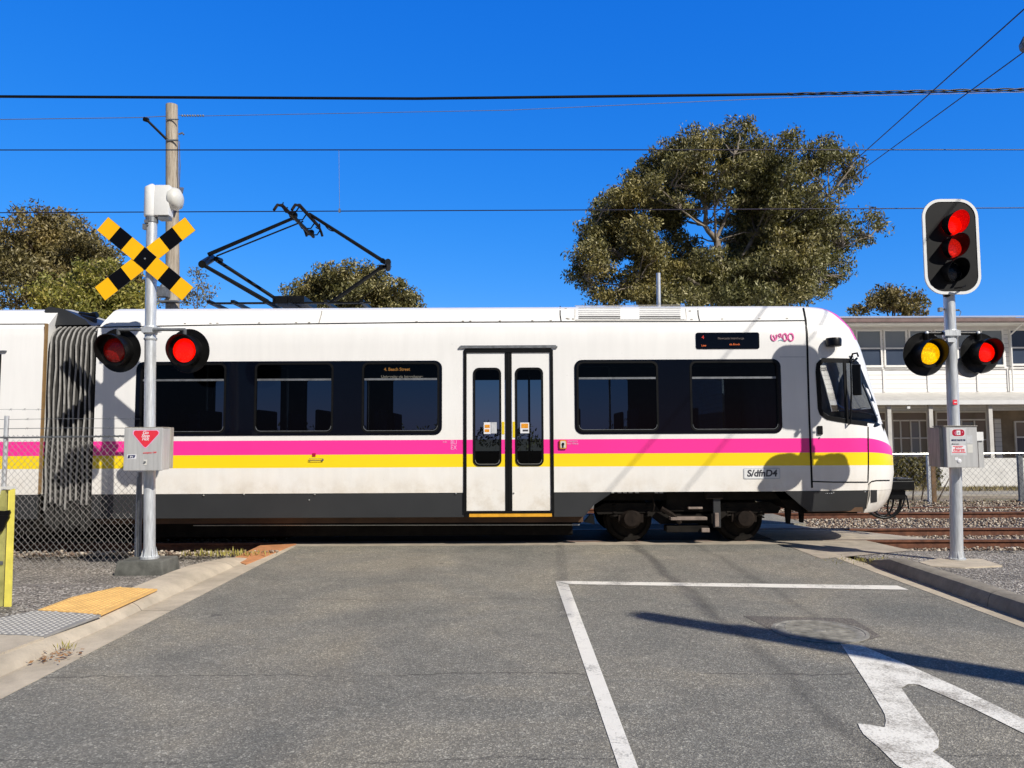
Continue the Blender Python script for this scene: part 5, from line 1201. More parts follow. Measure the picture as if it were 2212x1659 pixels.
# ---- bellows
bx0, bx1 = xre+.06, XB1-.05
def arch(x, w, zt, zb, r=.32, n=7, jz=0):
    pts = [(x, YCN-w, zb+jz)]
    for k in range(n+1):
        a = R(180-90*k/n); pts.append((x+.07*math.sin(R(90*k/n))*0, YCN-w+r+r*math.cos(a), zt-r+r*math.sin(a)))
    for k in range(n+1):
        a = R(90-90*k/n); pts.append((x, YCN+w-r+r*math.cos(a), zt-r+r*math.sin(a)))
    pts.append((x, YCN+w, zb+jz)); return pts
NR = 9; mb = MB(); vs = []; m = None; rows = 0
M_['bellow'] = pm("dark_bellows_fabric", (.034, .033, .031), .8, 0, .4, 8, .3, 30)
M_['bellowrib'] = pm("grey_bellows_fold", (.27, .26, .24), .7, 0, .35, 9, .2, 25)
random.seed(21)
zt0 = Zl(697)
for i in range(NR*2+1):
    x = bx0+(bx1-bx0)*i/(NR*2); w_ = 1.2 if i % 2 == 0 else 1.31; zt1 = zt0-(.12 if i % 2 == 0 else 0); rg = arch(x, w_, zt1, .28+.05*math.sin(i*1.1)); m = len(rg); vs += rg; rows += 1
mb.add(vs, [(i*m+k, i*m+k+1, (i+1)*m+k+1, (i+1)*m+k) for i in range(rows-1) for k in range(m-1)]); bel = mb.build("bellows", M_['bellow'], tram, smooth=25)
for i in range(NR):
    x = bx0+(bx1-bx0)*(2*i+1)/(NR*2); mb = MB(); pts = arch(x, 1.325, zt0+.012, .5+.22*random.random()); pts = [(px_+.006*math.sin(k*1.3+i), py_, pz_) for k, (px_, py_, pz_) in enumerate(pts)]
    nd = [Vector(pts[0])]; 
    for k in range(1, 7): nd.append(Vector(pts[0]).lerp(Vector(pts[1]), k/7)+Vector((.012*math.sin(k*2+i*1.7), 0, 0)))
    pts2 = [tuple(p) for p in nd]+pts[1:]
    mb.tube(pts2, [.015]*len(pts2), 5); mb.build("fold", M_['bellowrib'], bel, smooth=60)
mb = MB(); mb.bb(xre+.02, XB1+.02, YCN-1.17, YCN+1.17, .78, zt0-.2); mb.build("gangway", M_['dark'], tram)
# hood above the bellows
mb = MB(); h = [P(96, 700, YS+.1), P(104, 670, YS+.3), P(116, 665, YS+.32), P(150, 671, YS+.35), P(183, 690, YS+.2), P(184, 699, YS+.1)]
q = [(p.x, p.z) for p in h]; mb.plate(q, [], YCN-1.12, YCN+1.1); mb.build("gangway_hood", M_['skirt'], tram)
mb = MB()
mb.tube([P(172, 680, YS+.6), P(192, 683, YS+.6), P(210, 680, YS+.6)], .05, 8); mb.tube([P(176, 688, YS+.45), P(205, 694, YS+.45)], .06, 8); mb.bb(P(186, 690, YS+.6).x, XB1+.08, YS+.45, YCN+.9, zt0-.1, zt0+.06); mb.build("roof_hose", M_['black'], tram)

# ---- bogies
def bogie(cx, name="bogie"):
    b = bpy.data.objects.new(name, None); C.objects.link(b); org = Vector((cx, YCN, .36)); b.parent = tram; b.location = org-PT; WL[b.name] = org; hb_ = .82
    mb = MB()
    for s in (-1, 1):
        y = YCN+s*.98
        prof = [(-1.35, .5), (-1.2, .58), (-.5, .58), (-.35, .42), (.35, .42), (.5, .58), (1.2, .58), (1.35, .5), (1.3, .42), (.6, .44), (.4, .28), (-.4, .28), (-.6, .44), (-1.3, .42)]
        mb.plate([(cx+a, z) for a, z in prof], [], y-.05, y+.05)
    mb.bb(cx-.3, cx+.3, YCN-.95, YCN+.95, .36, .52)
    mb.build("frame", M_['dark'], b)
    for sx in (-hb_, hb_):
        for s in (-1, 1):
            mb = MB(); yc = YCN+s*.7175; mb.lathe((cx+sx, yc-s*.06, .335), (0, s, 0), [(0, .36), (.03, .36), (.035, .335), (.13, .33), (.13, .28), (.1, .26), (.1, .12), (.15, .1), (.18, .05)], 32); mb.build("wheel", M_['dark'], b, smooth=30)
            mb = MB(); mb.lathe((cx+sx, YCN+s*.92, .36), (0, s, 0), [(0, .16), (.1, .15), (.14, .11), (.17, .11), (.175, .04)], 16); mb.box((cx+sx, YCN+s*.95, .4), (.36, .12, .2)); mb.build("axle_box", M_['rustdark'], b, smooth=30)
            for dxx in (-.24, .24):
                mb = MB(); pts = [(cx+sx+dxx+.055*math.cos(t*.9), YCN+s*.98+.055*math.sin(t*.9), .36+t*.0072) for t in range(30)]; mb.tube(pts, .014, 5); mb.build("spring", M_['dark'], b)
        mb = MB(); mb.tube([(cx+sx, YCN-.9, .335), (cx+sx, YCN+.9, .335)], .07, 10); mb.build("axle", M_['dark'], b)
    return b
bg1 = bogie((XS(1368, 1116)+XS(1625, 1116))/2); bogie(XS(150, 1100)); 
cxb = (XS(1368, 1116)+XS(1625, 1116))/2
# brake units and steps hung between the wheels
def gb(px0, px1, py0, py1, Y, mat, name, dy=.12, bev=.008):
    a = P(px0, py1, Y); b = P(px1, py0, Y); mb = MB(); mb.bb(a.x, b.x, Y, Y+dy, a.z, b.z); return mb.build(name, M_[mat], tram, bevel=bev)
gb(1526, 1562, 1063, 1078, YS+.1, 'rustdark', "equipment_box"); gb(1440, 1545, 1064, 1105, YS+.28, 'dark', "equipment_box", .4)
gb(1449, 1528, 1117, 1124, YS+.16, 'grey_dirty', "step_plate", .2); gb(1440, 1534, 1136, 1150, YS+.2, 'dark', "step_plate", .22); gb(1516, 1533, 1141, 1150, YS+.14, 'grey_dirty', "bracket", .05)
gb(1542, 1556, 1072, 1140, YS+.14, 'skirt', "hanger", .06); gb(1545, 1553, 1108, 1138, YS+.11, 'grey_dirty', "hanger_plate", .03); gb(1487, 1518, 1095, 1100, YS+.2, 'grey_dirty', "bracket", .1)
mb = MB(); mb.tube([P(1408, 1070, YS+.2), P(1414, 1092, YS+.18), P(1411, 1104, YS+.2)], .01, 5); mb.tube([P(1330, 1064, YS+.1), P(1420, 1066, YS+.1)], .012, 5); mb.tube([P(1428, 1098, YS+.2), P(1452, 1112, YS+.2), P(1470, 1130, YS+.2)], .035, 6); mb.build("brake_pipe", M_['rustdark'], tram)
mb = MB()
for px in (1338, 1350, 1362, 1376, 1418, 1428): mb.box(P(px, 1063, YS+.06), (.05, .05, .025))
mb.build("bracket", M_['boxgrey'], tram)
for px, w_, h0 in ((1704, 7, 1131), (1733, 6, 1129)):
    mb = MB(); Y = YS+.45; a = P(px-w_, 1088, Y); b = P(px+w_, 1088, Y); c = P(px+w_*.45, h0, Y); d = P(px-w_*.45, h0, Y); mb.plate([(a.x, a.z), (b.x, b.z), (c.x, c.z), (d.x, d.z)], [], Y, Y+.08); mb.build("rail_guard", M_['dark'], tram)
mb = MB(); mb.plate([(P(1670, 1062, YS+.3).x, .757), (P(1720, 1062, YS+.3).x, .757), (P(1735, 1100, YS+.3).x, .42), (P(1700, 1100, YS+.3).x, .5)], [], YS+.3, YCN+1.1); mb.build("guard_frame", M_['dark'], tram)
mb = MB(); mb.plate([(P(1262, 1118, YS+.1).x, .33), (P(1275, 1103, YS+.1).x, .44), (P(1283, 1104, YS+.1).x, .42), (P(1285, 1122, YS+.1).x, .3)], [], YS+.1, YS+.2); mb.build("bracket", M_['black'], tram)
text("4012", .06, M_['plate'], (XS(1790, 1067), YS+.002, Zl(1066.5)), tram)
# ---- coupler and hoses
Yk = YCN-.1
mb = MB(); fx = Ft(.7)
mb.bb(fx-.5, fx+.35, Yk-.14, Yk+.14, .66, .84); c0 = P(1920, 1033, Yk); c1 = P(1962, 1057, Yk); mb.bb(P(1912, 1040, Yk).x, c1.x, Yk-.2, Yk+.2, c1.z, P(1940, 1037, Yk).z); mb.bb(P(1925, 1040, Yk).x, P(1966, 1040, Yk).x-.03, Yk-.16, Yk+.16, P(1940, 1037, Yk).z+.003, P(1940, 1032, Yk).z)
mb.bb(P(1915, 1062, Yk).x, P(1948, 1062, Yk).x, Yk-.12, Yk+.1, P(1940, 1078, Yk).z, c1.z-.003)
cp = mb.build("coupler", M_['black'], tram, bevel=.015)
mb = MB(); mb.tube([P(1946, 1062, Yk), P(1958, 1072, Yk), P(1961, 1085, Yk), P(1963, 1100, Yk)], .012, 6); mb.build("chain", M_['black'], cp)
def bez(p, n=14):
    out = []; p = [Vector(q) for q in p]
    for i in range(n+1):
        t = i/n; q = list(p)
        while len(q) > 1: q = [a.lerp(b, t) for a, b in zip(q, q[1:])]
        out.append(q[0])
    return out
for pts, r in (([(1945, 1065), (1952, 1120), (1905, 1135), (1872, 1100)], .022), ([(1930, 1072), (1930, 1122), (1900, 1125), (1882, 1096)], .016), ([(1922, 1070), (1915, 1100), (1912, 1110), (1935, 1118)], .014), ([(1955, 1070), (1948, 1130), (1900, 1128), (1878, 1104)], .012)):
    mb = MB(); mb.tube(bez([P(a, b, Yk-.05) for a, b in pts]), r, 7); mb.build("hose", M_['black'], cp, smooth=60)

# ---- pantograph
pg = bpy.data.objects.new("pantograph", None); C.objects.link(pg); po = Vector((P(600, 650, YCN).x, YCN, 3.5)); pg.parent = tram; pg.location = po-PT; WL[pg.name] = po
Yn, Yf_ = 11.85, 12.5
mb = MB(); zr_ = 3.635
for y in (Yn, Yf_): mb.bar((P(455, 655, y).x, y, zr_+.03), (P(800, 655, y).x, y, zr_+.03), .04, .03)
for px in (470, 520, 590, 640, 715, 790): x = P(px, 655, YCN).x; mb.bar((x, Yn-.1, zr_+.04), (x, Yf_+.1, zr_+.04), .06, .05)
mb.bb(P(592, 650, Yn).x, P(660, 650, Yn).x, Yn-.08, Yf_+.05, zr_+.03, zr_+.13); mb.bb(P(600, 650, Yn).x, P(625, 650, Yn).x, Yn-.12, Yn-.06, zr_+.0, zr_+.12)
mb.build("base_frame", M_['black'], pg)
for px in (520, 455, 715, 790, 605, 660):
    mb = MB(); x = P(px, 655, Yn).x; mb.lathe((x, Yn+.05, 3.45), (0, 0, 1), [(0, .03), (.03, .06), (.05, .03), (.08, .06), (.1, .03)], 10); mb.build("insulator", M_['black'], pg)
def arm(a, b, r, name="arm", r2=None): mb = MB(); mb.tube([a, b], [r, r2 or r], 10); return mb.build(name, M_['black'], pg, smooth=60)
kn, kf = P(440, 573, Yn), P(455, 556, Yf_-.1)
arm(P(578, 652, Yn), kn, .038, "lower_arm", .03); arm(P(606, 652, Yf_), kf+Vector((.1, 0, -.05)), .03, "lower_arm")
mb = MB(); mb.tube([kn+Vector((0, -.06, 0)), kf+Vector((0, .06, 0))], .062, 10); mb.tube([kf+Vector((.13, -.1, -.05)), kf+Vector((.13, .1, -.03))], .045, 8); mb.build("knee_joint", M_['black'], pg, smooth=60)
arm(P(450, 550, 12.2), P(641, 468, 12.15), .034, "upper_arm", .026); arm(P(468, 553, 12.2), P(655, 478, 12.15), .013, "tie_rod")
kr, kr2 = P(826, 563, 12.0), P(834, 575, 12.25)
arm(P(668, 462, 12.15), kr, .026, "upper_arm", .032); mb = MB(); mb.tube([kr, kr2+Vector((.05, .0, 0)), P(822, 578, 12.0)], .045, 8); mb.tube([P(838, 565, 11.9), P(838, 580, 12.3)], .05, 8); mb.build("knee_joint", M_['black'], pg, smooth=60)
arm(P(712, 656, 12.1), P(826, 576, 12.1), .034, "lower_arm", .028)
mb = MB(); mb.tube([P(836, 580, 12.1), P(822, 598, 12.1), P(812, 620, 12.1), P(770, 655, 12.1)], .006, 5); mb.build("cable", M_['black'], pg)
# head: two contact strips with horns running across the track
hz_ = 5.12
for dxh, nm in ((-.14, 0), (.13, 1)):
    x = P(652, 458, 12.11).x+dxh; mb = MB()
    ya, yb = YCN-.62, YCN+.62
    pts = [(x-.02, ya-.3, hz_-.16), (x, ya-.2, hz_-.05), (x, ya, hz_), (x, yb, hz_), (x, yb+.12, hz_-.04), (x+.01, yb+.17, hz_-.1)]
    mb.tube(pts, .022, 7); mb.bar((x, ya, hz_+.02), (x, yb, hz_+.02), .04, .02); mb.build("contact_strip", M_['rustdark'], pg, smooth=50)
mb = MB(); x0h, x1h = P(652, 458, 12.11).x-.14, P(652, 458, 12.11).x+.13
for y in (YCN-.6, YCN-.2, YCN+.3, YCN+.7):
    mb.tube([(x0h, y, hz_-.01), (x0h+.06, y, hz_-.1), (x1h-.06, y, hz_-.1), (x1h, y, hz_-.01)], .012, 5)
for y in (YCN-.45, YCN+.55): mb.lathe(((x0h+x1h)/2-.06, y, hz_-.1), (1, 0, 0), [(0, .03), (.03, .05), (.09, .05), (.12, .03)], 10)
mb.tube([((x0h+x1h)/2, YCN-.6, hz_-.12), ((x0h+x1h)/2, YCN+.75, hz_-.12)], .028, 8); mb.build("head_carrier", M_['black'], pg, smooth=50)
mb = MB()
for pp in ([(690, 483), (694, 498), (686, 495), (682, 490)], [(702, 486), (708, 498), (722, 503), (727, 496)], [(612, 437), (608, 447), (614, 452), (622, 448)]):
    mb.tube(bez([P(a, b, 12.1) for a, b in pp], 10), .01, 5)
mb.build("pigtail_wire", M_['black'], pg)
# ================================================================== level crossing signals
def lamp(parent, c, aim, rd, rl, hood, mat, hoodmat='black', name="signal_lamp", drum=.1):
    """black target disc behind a drum, glowing lens at its mouth, wide visor"""
    c = Vector(c); t = Vector(aim).normalized(); mb = MB()
    a = Vector((0, 0, 1)); a = (a-t*a.dot(t)).normalized(); b = t.cross(a); rv = rl*1.28
    mb.lathe(c, t, [(-.17, rl*.75), (-.13, rl*1.15), (-.02, rl*1.22), (-.015, rd), (-.004, rd+.002), (.0, rd), (-.004, rd-.012), (.001, rv), (drum-.01, rv), (drum-.012, rl*1.02)], 44)
    lp = mb.build(name, M_['black'], parent, smooth=35)
    mb = MB(); n = 40; vs = []
    for j, (rr, lf) in enumerate(((rv*1.02, 0), (rv*1.04, .5), (rv*1.06, 1.), (rv*1.0, 1.), (rv*.98, .5), (rv*.97, 0))):
        for k in range(n+1):
            th = -math.radians(155)+math.radians(310)*k/n; w = .25+.75*(.5+.5*math.cos(th))**.8
            vs.append(c+t*(drum-.012+hood*w*lf)+(a*math.cos(th)+b*math.sin(th))*rr)
    m = n+1; fs = [(i*m+k, i*m+k+1, (i+1)*m+k+1, (i+1)*m+k) for i in range(5) for k in range(n)]
    mb.add(vs, fs); mb.build("visor", M_[hoodmat], lp, smooth=50)
    mb = MB(); mb.lathe(c+t*(drum-.008), t, [(0, rl), (.012, rl*.96), (.03, rl*.7), (.04, rl*.35), (.043, .01)], 32); mb.build("lens", M_[mat], lp, smooth=60)
    return lp
# ---------------- left crossing signal
YL = G(322, 1207, .08).y
sg = thing("crossing_signal", (G(322, 1207, .1).x, YL, ZV), "left crossing signal with black and yellow crossbuck, two lamps and a white bell", "crossing signal")
def PL(px, py, dy=0.): return P(px, py, YL+dy)
sc_ = YL/FPX
mb = MB(); mb.tube([PL(323, 1205), PL(323, 1000), PL(325, 720), PL(328, 470)], [.068, .067, .066, .064], 20); mb.build("pole", M_['galv'], sg, smooth=50)
mb = MB(); mb.lathe(PL(323, 1206), (0, 0, 1), [(0, .11), (.025, .11), (.03, .075)], 20)
for k in range(6):
    a = k*math.pi/3+.3; d = Vector((math.cos(a), math.sin(a), 0)); q = PL(323, 1206)+d*.07; mb.poly([q, q+d*.035, q+Vector((0, 0, .14))], .008, Vector((-d.y, d.x, 0)))
mb.build("base_flange", M_['galv'], sg)
zf0 = PL(323, 1206).z
c_ = Vector((PL(320, 1206).x, YL, 0)); mb = MB(); vs = [c_+Vector((sx*w2, sy*w2*.8, z)) for z, w2 in ((-.2, .31), (zf0-.0, .27)) for sx, sy in ((-1, -1), (1, -1), (1, 1), (-1, 1))]
mb.add(vs, [(3, 2, 1, 0), (4, 5, 6, 7), (0, 1, 5, 4), (1, 2, 6, 5), (2, 3, 7, 6), (3, 0, 4, 7)]); mb.build("footing", M_['footing'], sg, bevel=.015)
mb = MB(); mb.tube([PL(302, 1208, .12), PL(303, 1020, .1)], .022, 8); mb.tube([PL(296, 1206, .14), PL(299, 1030, .12)], .014, 8); mb.build("conduit", M_['galv_dark'], sg)
# crossbuck
cx, cz = PL(322, 563).x, PL(322, 563).z; yb_ = YL-.1
def blade(ang, L, w, y, name, label=None, skip=False):
    mb = MB(); ca, sa = math.cos(ang), math.sin(ang)
    def q(u, v): return (cx+u*ca-v*sa, cz+u*sa+v*ca)
    e = [-L/2+L*i/7 for i in range(8)]
    for i in range(7):
        mb.cur = 1 if i in (1, 3, 5) else 0
        if skip and i == 3: continue
        mb.plate([q(e[i], -w/2), q(e[i+1], -w/2), q(e[i+1], w/2), q(e[i], w/2)], [], y-.0012, y)
    mb.cur = 2; g = .002
    mb.plate([q(e[0]-g, -w/2-g), q(e[-1]+g, -w/2-g), q(e[-1]+g, w/2+g), q(e[0]-g, w/2+g)], [], y+.0005, y+.004)
    return mb.build(name, [M_['yellow'], M_['blacksheet'], M_['galv_dark']], sg)
Lb = math.hypot(191, 157)*yb_/FPX; wb = Lb/7*1.06
blade(math.atan2(-156, 190), Lb, wb, yb_-.006, "crossbuck_blade"); blade(math.atan2(155, 193), Lb, wb, yb_, "crossbuck_blade", skip=True)
mb = MB(); mb.lathe((cx, yb_-.007, cz), (0, -1, 0), [(0, .012), (.006, .011), (.008, .004)], 12); mb.build("bolt", M_['steelbar'], sg)
mb = MB(); mb.bar((cx, yb_+.006, cz), (cx, YL-.02, cz), .05, .05); mb.build("blade_bracket", M_['galv'], sg)
# bell housing
mb = MB(); a = PL(329, 470); rr = 15.5*sc_; mb.lathe(Vector((PL(329, 400).x, YL, PL(329, 470).z)), (0, 0, 1), [(0, rr*.9), (.02, rr), ((470-404)*sc_, rr), ((470-396)*sc_, rr*.3), ((470-394)*sc_, .005)], 20)
b1_ = PL(345, 402); mb.bb(PL(338, 440).x, PL(370, 440).x, YL-.07, YL+.07, PL(350, 468).z, PL(350, 403).z); bh = mb.build("bell_housing", M_['white'], sg, bevel=.012, smooth=30)
mb = MB(); q = P(379, 430, YL+.04); mb.lathe(q, (1, 0, .05), [(-.05, .13), (.0, .145), (.05, .125), (.08, .07), (.09, .01)], 24); mb.build("bell_gong", M_['cream'], bh, smooth=50)
mb = MB(); mb.bb(PL(345, 470).x, PL(368, 470).x, YL-.05, YL+.05, PL(350, 476).z, PL(350, 469).z); mb.tube([PL(316, 484, -.05), PL(322, 488, -.05)], .02, 6); mb.box(PL(314, 490, -.04), (.05, .05, .07)); mb.box(PL(318, 479, -.05), (.05, .06, .04)); mb.lathe(PL(328, 481, 0), (0, 0, 1), [(0, .075), (.06, .075)], 16); mb.build("bell_bracket", M_['galv_dark'], bh)
# lamp crossarm
mb = MB(); mb.tube([PL(256, 712, -.08), PL(400, 712, -.08)], .02, 10); mb.tube([PL(256, 711, -.08), PL(256, 722, -.06)], .024, 8); mb.tube([PL(399, 711, -.08), PL(399, 722, -.06)], .024, 8); mb.build("lamp_crossarm", M_['galv_dark'], sg, smooth=50)
mb = MB(); zc = PL(325, 712).z; mb.lathe(PL(325, 722), (0, 0, 1), [(0, .08), (.02, .085), (.08, .085), (.1, .078)], 18); mb.box(PL(318, 712, -.09), (.13, .03, .07)); mb.box(PL(340, 712, -.03), (.06, .1, .06)); mb.lathe(PL(325, 735), (0, 0, 1), [(0, .074), (.02, .08), (.03, .074)], 16); mb.build("clamp", M_['galv'], sg)
lamp(sg, PL(258, 757), Vector((-.08, -1, -.1)), .272, .148, .17, 'lens_red_dim')
lamp(sg, PL(407, 758), Vector((-.12, -1, -.05)), .272, .148, .12, 'lens_red')
# control cabinet
x0c, x1c = P(268, 970, YL-.28).x, P(350, 970, YL-.28).x; z0c, z1c = P(310, 1017, YL-.28).z, P(310, 924, YL-.28).z
mb = MB(); mb.bb(x0c, x1c, YL-.24, YL-.07, z0c+.01, z1c-.008); cb = mb.build("control_cabinet", M_['boxgrey'], sg, bevel=.008)
mb = MB(); mb.bb(x0c-.005, x1c+.002, YL-.28, YL-.243, z0c, z1c); mb.build("cabinet_door", M_['boxgrey'], cb, bevel=.01)
mb = MB(); mb.bb(x0c+.02, x1c+.01, YL-.068, YL-.0, z0c+.02, z1c+.006); mb.bb(x0c, x1c+.008, YL-.275, YL-.1, z1c+.0005, z1c+.008); mb.build("cabinet_back", M_['boxdark'], cb)
yd = YL-.281
def bx(u, v):  # cabinet door coordinates 0..1 from the top left
    return (x0c+(x1c-x0c)*u, z1c-(z1c-z0c)*v)
mb = MB(); tri = [(.22, .09), (.25, .055), (.87, .055), (.92, .09), (.92, .14), (.62, .44), (.56, .48), (.5, .44), (.22, .15)]
mb.plate([bx(*p) for p in tri], [], yd-.0005, yd); bs = mb.build("warning_sticker", M_['pinksticker'], cb)
mb = MB(); ctr = (.57, .22); mb.plate([bx(ctr[0]+(u-ctr[0])*.93, ctr[1]+(v-ctr[1])*.93) for u, v in tri], [], yd-.0012, yd-.0006); mb.build("red_field", M_['redsticker'], bs)
for i, (tx, sz_) in enumerate((("Go", .055), ("Stop", .052), ("Hot", .05))):
    x, z = bx(.555, .115+i*.075); text(tx, sz_, M_['whitesticker'], (x, yd-.0025, z), bs, shear=.25, bold=.001)
x, z = bx(.68, .58); text("emergency 1300", .024, M_['redsticker'], (x, yd-.0015, z), cb, roll=2, bold=.0006)
mb = MB(); mb.plate([bx(*p) for p in ((.09, .62), (.33, .62), (.33, .72), (.09, .73))], [], yd-.0006, yd); ns = mb.build("label_backing", M_['whitesticker'], cb)
mb = MB(); mb.plate([bx(*p) for p in ((.115, .635), (.31, .635), (.28, .70), (.1, .715))], [], yd-.0014, yd-.0008); mb.build("navy_label", M_['navy'], ns); x, z = bx(.2, .675); text("frv", .035, M_['whitesticker'], (x, yd-.0025, z), ns, shear=.3, bold=.001)
mb = MB(); mb.plate([bx(*p) for p in ((.52, .74), (.62, .74), (.6, .87), (.54, .87))], [], yd-.003, yd); mb.build("lock_plate", M_['cream'], cb); mb = MB(); x, z = bx(.565, .8); mb.lathe((x, yd-.003, z), (0, -1, 0), [(0, .014), (.01, .012)], 12); mb.build("lock", M_['galv_dark'], cb)

# ---------------- right crossing signal
YR_ = G(2067, 1209, .03).y
rs = thing("traffic_signal", (G(2067, 1209, ZV).x, YR_, ZV), "right crossing signal with white-rimmed traffic light head above an amber lamp and a red lamp", "crossing signal")
def PR(px, py, dy=0.): return P(px, py, YR_+dy)
s2 = YR_/FPX
mb = MB(); mb.tube([PR(2067, 1209), PR(2064, 1020), PR(2056, 800), PR(2050, 636)], [.071, .069, .067, .065], 20); mb.build("pole", M_['galv'], rs, smooth=50)
mb = MB(); mb.lathe(PR(2067, 1209), (0, 0, 1), [(-.02, .1), (.02, .1), (.03, .08), (.1, .074)], 20)
for k in range(6):
    a = k*math.pi/3+.3; d = Vector((math.cos(a), math.sin(a), 0)); q = PR(2067, 1209)+d*.065; mb.poly([q, q+d*.035, q+Vector((0, 0, .13))], .008, Vector((-d.y, d.x, 0)))
mb.build("base_flange", M_['galv'], rs)
# traffic head
Yh = YR_-.12
x0h, x1h = P(1994, 530, Yh).x, P(2115, 530, Yh).x; zt_h, zb_h = P(2055, 430.5, Yh).z, P(2055, 636, Yh).z
mb = MB(); rad = .23; mb.plate(rrect(x0h, zb_h, x1h, zt_h, rad, 10), [rrect(x0h+.034, zb_h+.034, x1h-.034, zt_h-.034, rad-.03, 10)], Yh-.012, Yh+.01); hd_ = mb.build("backboard_rim", M_['white'], rs)
mb = MB(); mb.plate(rrect(x0h+.032, zb_h+.032, x1h-.032, zt_h-.032, rad-.03, 10), [], Yh-.004, Yh+.006); mb.build("backboard", pm("matt_black_board", (.009, .009, .009), .6, 0, .2, 10, spec=.2), hd_)
mb = MB(); mb.bb(P(2032, 530, Yh).x, P(2084, 530, Yh).x, Yh+.007, Yh+.14, P(2055, 615, Yh).z, P(2055, 460, Yh).z); mb.bb(P(2045, 650, Yh).x, P(2058, 650, Yh).x, Yh+.02, Yh+.1, P(2055, 640, Yh).z, P(2055, 610, Yh).z); mb.build("signal_body", M_['black'], hd_, bevel=.03)
aim = Vector((.06, -1, .04)).normalized()
def head_lens(py, mat, hoodmat, rl=.118, ry=.13):
    c = P(2056, py, Yh-.02); t = aim; a = Vector((0, 0, 1)); a = (a-t*a.dot(t)).normalized(); b = t.cross(a); n = 36; vs = []
    for (rr, lf) in ((rl*1.12, 0), (rl*1.12, .5), (rl*1.14, 1.), (rl*1.09, 1.), (rl*1.06, .5), (rl*1.05, 0)):
        for k in range(n+1):
            th = -math.radians(165)+math.radians(330)*k/n; w = .22+.78*(.5+.5*math.cos(th))**.8
            vs.append(c+t*(.21*w*lf)+(a*math.cos(th)+b*math.sin(th))*rr)
    m = n+1; mb = MB(); mb.mi = []; fs = [(i*m+k, i*m+k+1, (i+1)*m+k+1, (i+1)*m+k) for i in range(5) for k in range(n)]
    mb.add(vs, fs); mb.mi = [0 if i < 3 else 1 for i in range(5) for k in range(n)]
    v = mb.build("visor", [M_['black'], M_[hoodmat]], hd_, smooth=50)
    mb = MB(); mb.lathe(c, t, [(-.02, rl), (.012, rl*.98), (.03, rl*.7), (.04, rl*.35), (.043, .01)], 32); mb.build("lens", M_[mat], hd_, smooth=60)
head_lens(487, 'lens_red', 'hood_red'); head_lens(536, 'lens_red_mid', 'black'); head_lens(588, 'lens_dark', 'black')
mb = MB(); mb.tube([P(2062, 623, Yh-.06), P(2078, 621, Yh-.08), P(2086, 617, Yh-.06)], .012, 6); mb.build("latch", M_['black'], hd_)
mb = MB(); mb.tube([PR(2031, 668), PR(2072, 670)], .012, 6); mb.tube([PR(2070, 668, -.05), PR(2076, 674, -.05), PR(2073, 682, -.05)], .005, 5); mb.box(PR(2031, 669, -.02), (.04, .05, .05)); mb.build("strap", M_['galv_dark'], rs)
mb = MB(); mb.tube([PR(2001, 720, -.05), PR(2116, 720, -.05)], .021, 10); mb.tube([PR(2001, 719, -.05), PR(2001, 732, -.03)], .03, 8); mb.tube([PR(2114, 719, -.05), PR(2114, 732, -.03)], .03, 8); mb.build("lamp_crossarm", M_['black'], rs, smooth=50)
mb = MB()
for px in (2002, 2113): mb.lathe(PR(px, 719, -.08), (0, -1, .3), [(0, .02), (.015, .018), (.02, .005)], 10)
mb.build("end_cap", M_['galv'], rs)
mb = MB(); mb.lathe(PR(2053, 732), (0, 0, 1), [(0, .08), (.02, .088), (.09, .088), (.11, .078)], 18); mb.box(PR(2057, 719, -.1), (.19, .03, .07)); mb.box(PR(2054, 735, -.09), (.1, .05, .05)); mb.build("clamp", M_['galv'], rs)
lamp(rs, PR(1997, 765, -.02), Vector((.08, -1, -.05)), .27, .132, .17, 'lens_yellow')
lamp(rs, PR(2117, 763, -.02), Vector((.06, -1, -.0)), .25, .118, .17, 'lens_red')
mb = MB(); mb.lathe(PR(2094, 790, .03), (0, 1, 0), [(0, .15), (.12, .12)], 20); mb.build("lamp_back", M_['galv_dark'], rs)
# cabinets
Yq = YR_-.26
xa, xb = P(2045, 965, Yq).x, P(2086, 965, Yq).x; xc = P(2112, 965, Yq).x; z0, z1 = P(2070, 1010, Yq).z, P(2070, 921, Yq).z
mb = MB(); mb.bb(xa, xc, Yq, YR_-.02, z0, z1); rc = mb.build("control_cabinet", M_['boxgrey'], rs, bevel=.008)
mb = MB(); mb.bb(xa-.045, xa-.003, Yq+.07, YR_+.06, z0+.005, z1-.01); mb.bb(xa-.03, xc+.004, Yq-.012, YR_-.02, z1+.001, z1+.009); mb.build("cabinet_side", M_['boxdark'], rc)
mb = MB(); mb.bb(P(2108, 965, Yq+.1).x, P(2119, 965, Yq+.1).x, Yq+.05, YR_+.03, z0-.004, P(2110, 950, Yq).z); mb.build("cabinet_wing", M_['boxgrey'], rc); mb = MB(); mb.bb(xc+.002, P(2122, 940, Yq+.05).x, Yq+.03, Yq+.12, P(2110, 952, Yq).z, P(2110, 933, Yq).z); mb.build("side_lamp", M_['white'], rc)
yq = Yq-.001
def qx(px, py): q = P(px, py, Yq); return (q.x, q.z)
def rp(name, px0, px1, py0, py1, mat, off, r=.0, parent=rc):
    a = qx(px0, py1); b = qx(px1, py0); mb = MB(); mb.plate(rrect(a[0], a[1], b[0], b[1], r) if r else [a, (b[0], a[1]), b, (a[0], b[1])], [], yq-off-.0006, yq-off); return mb.build(name, M_[mat], parent)
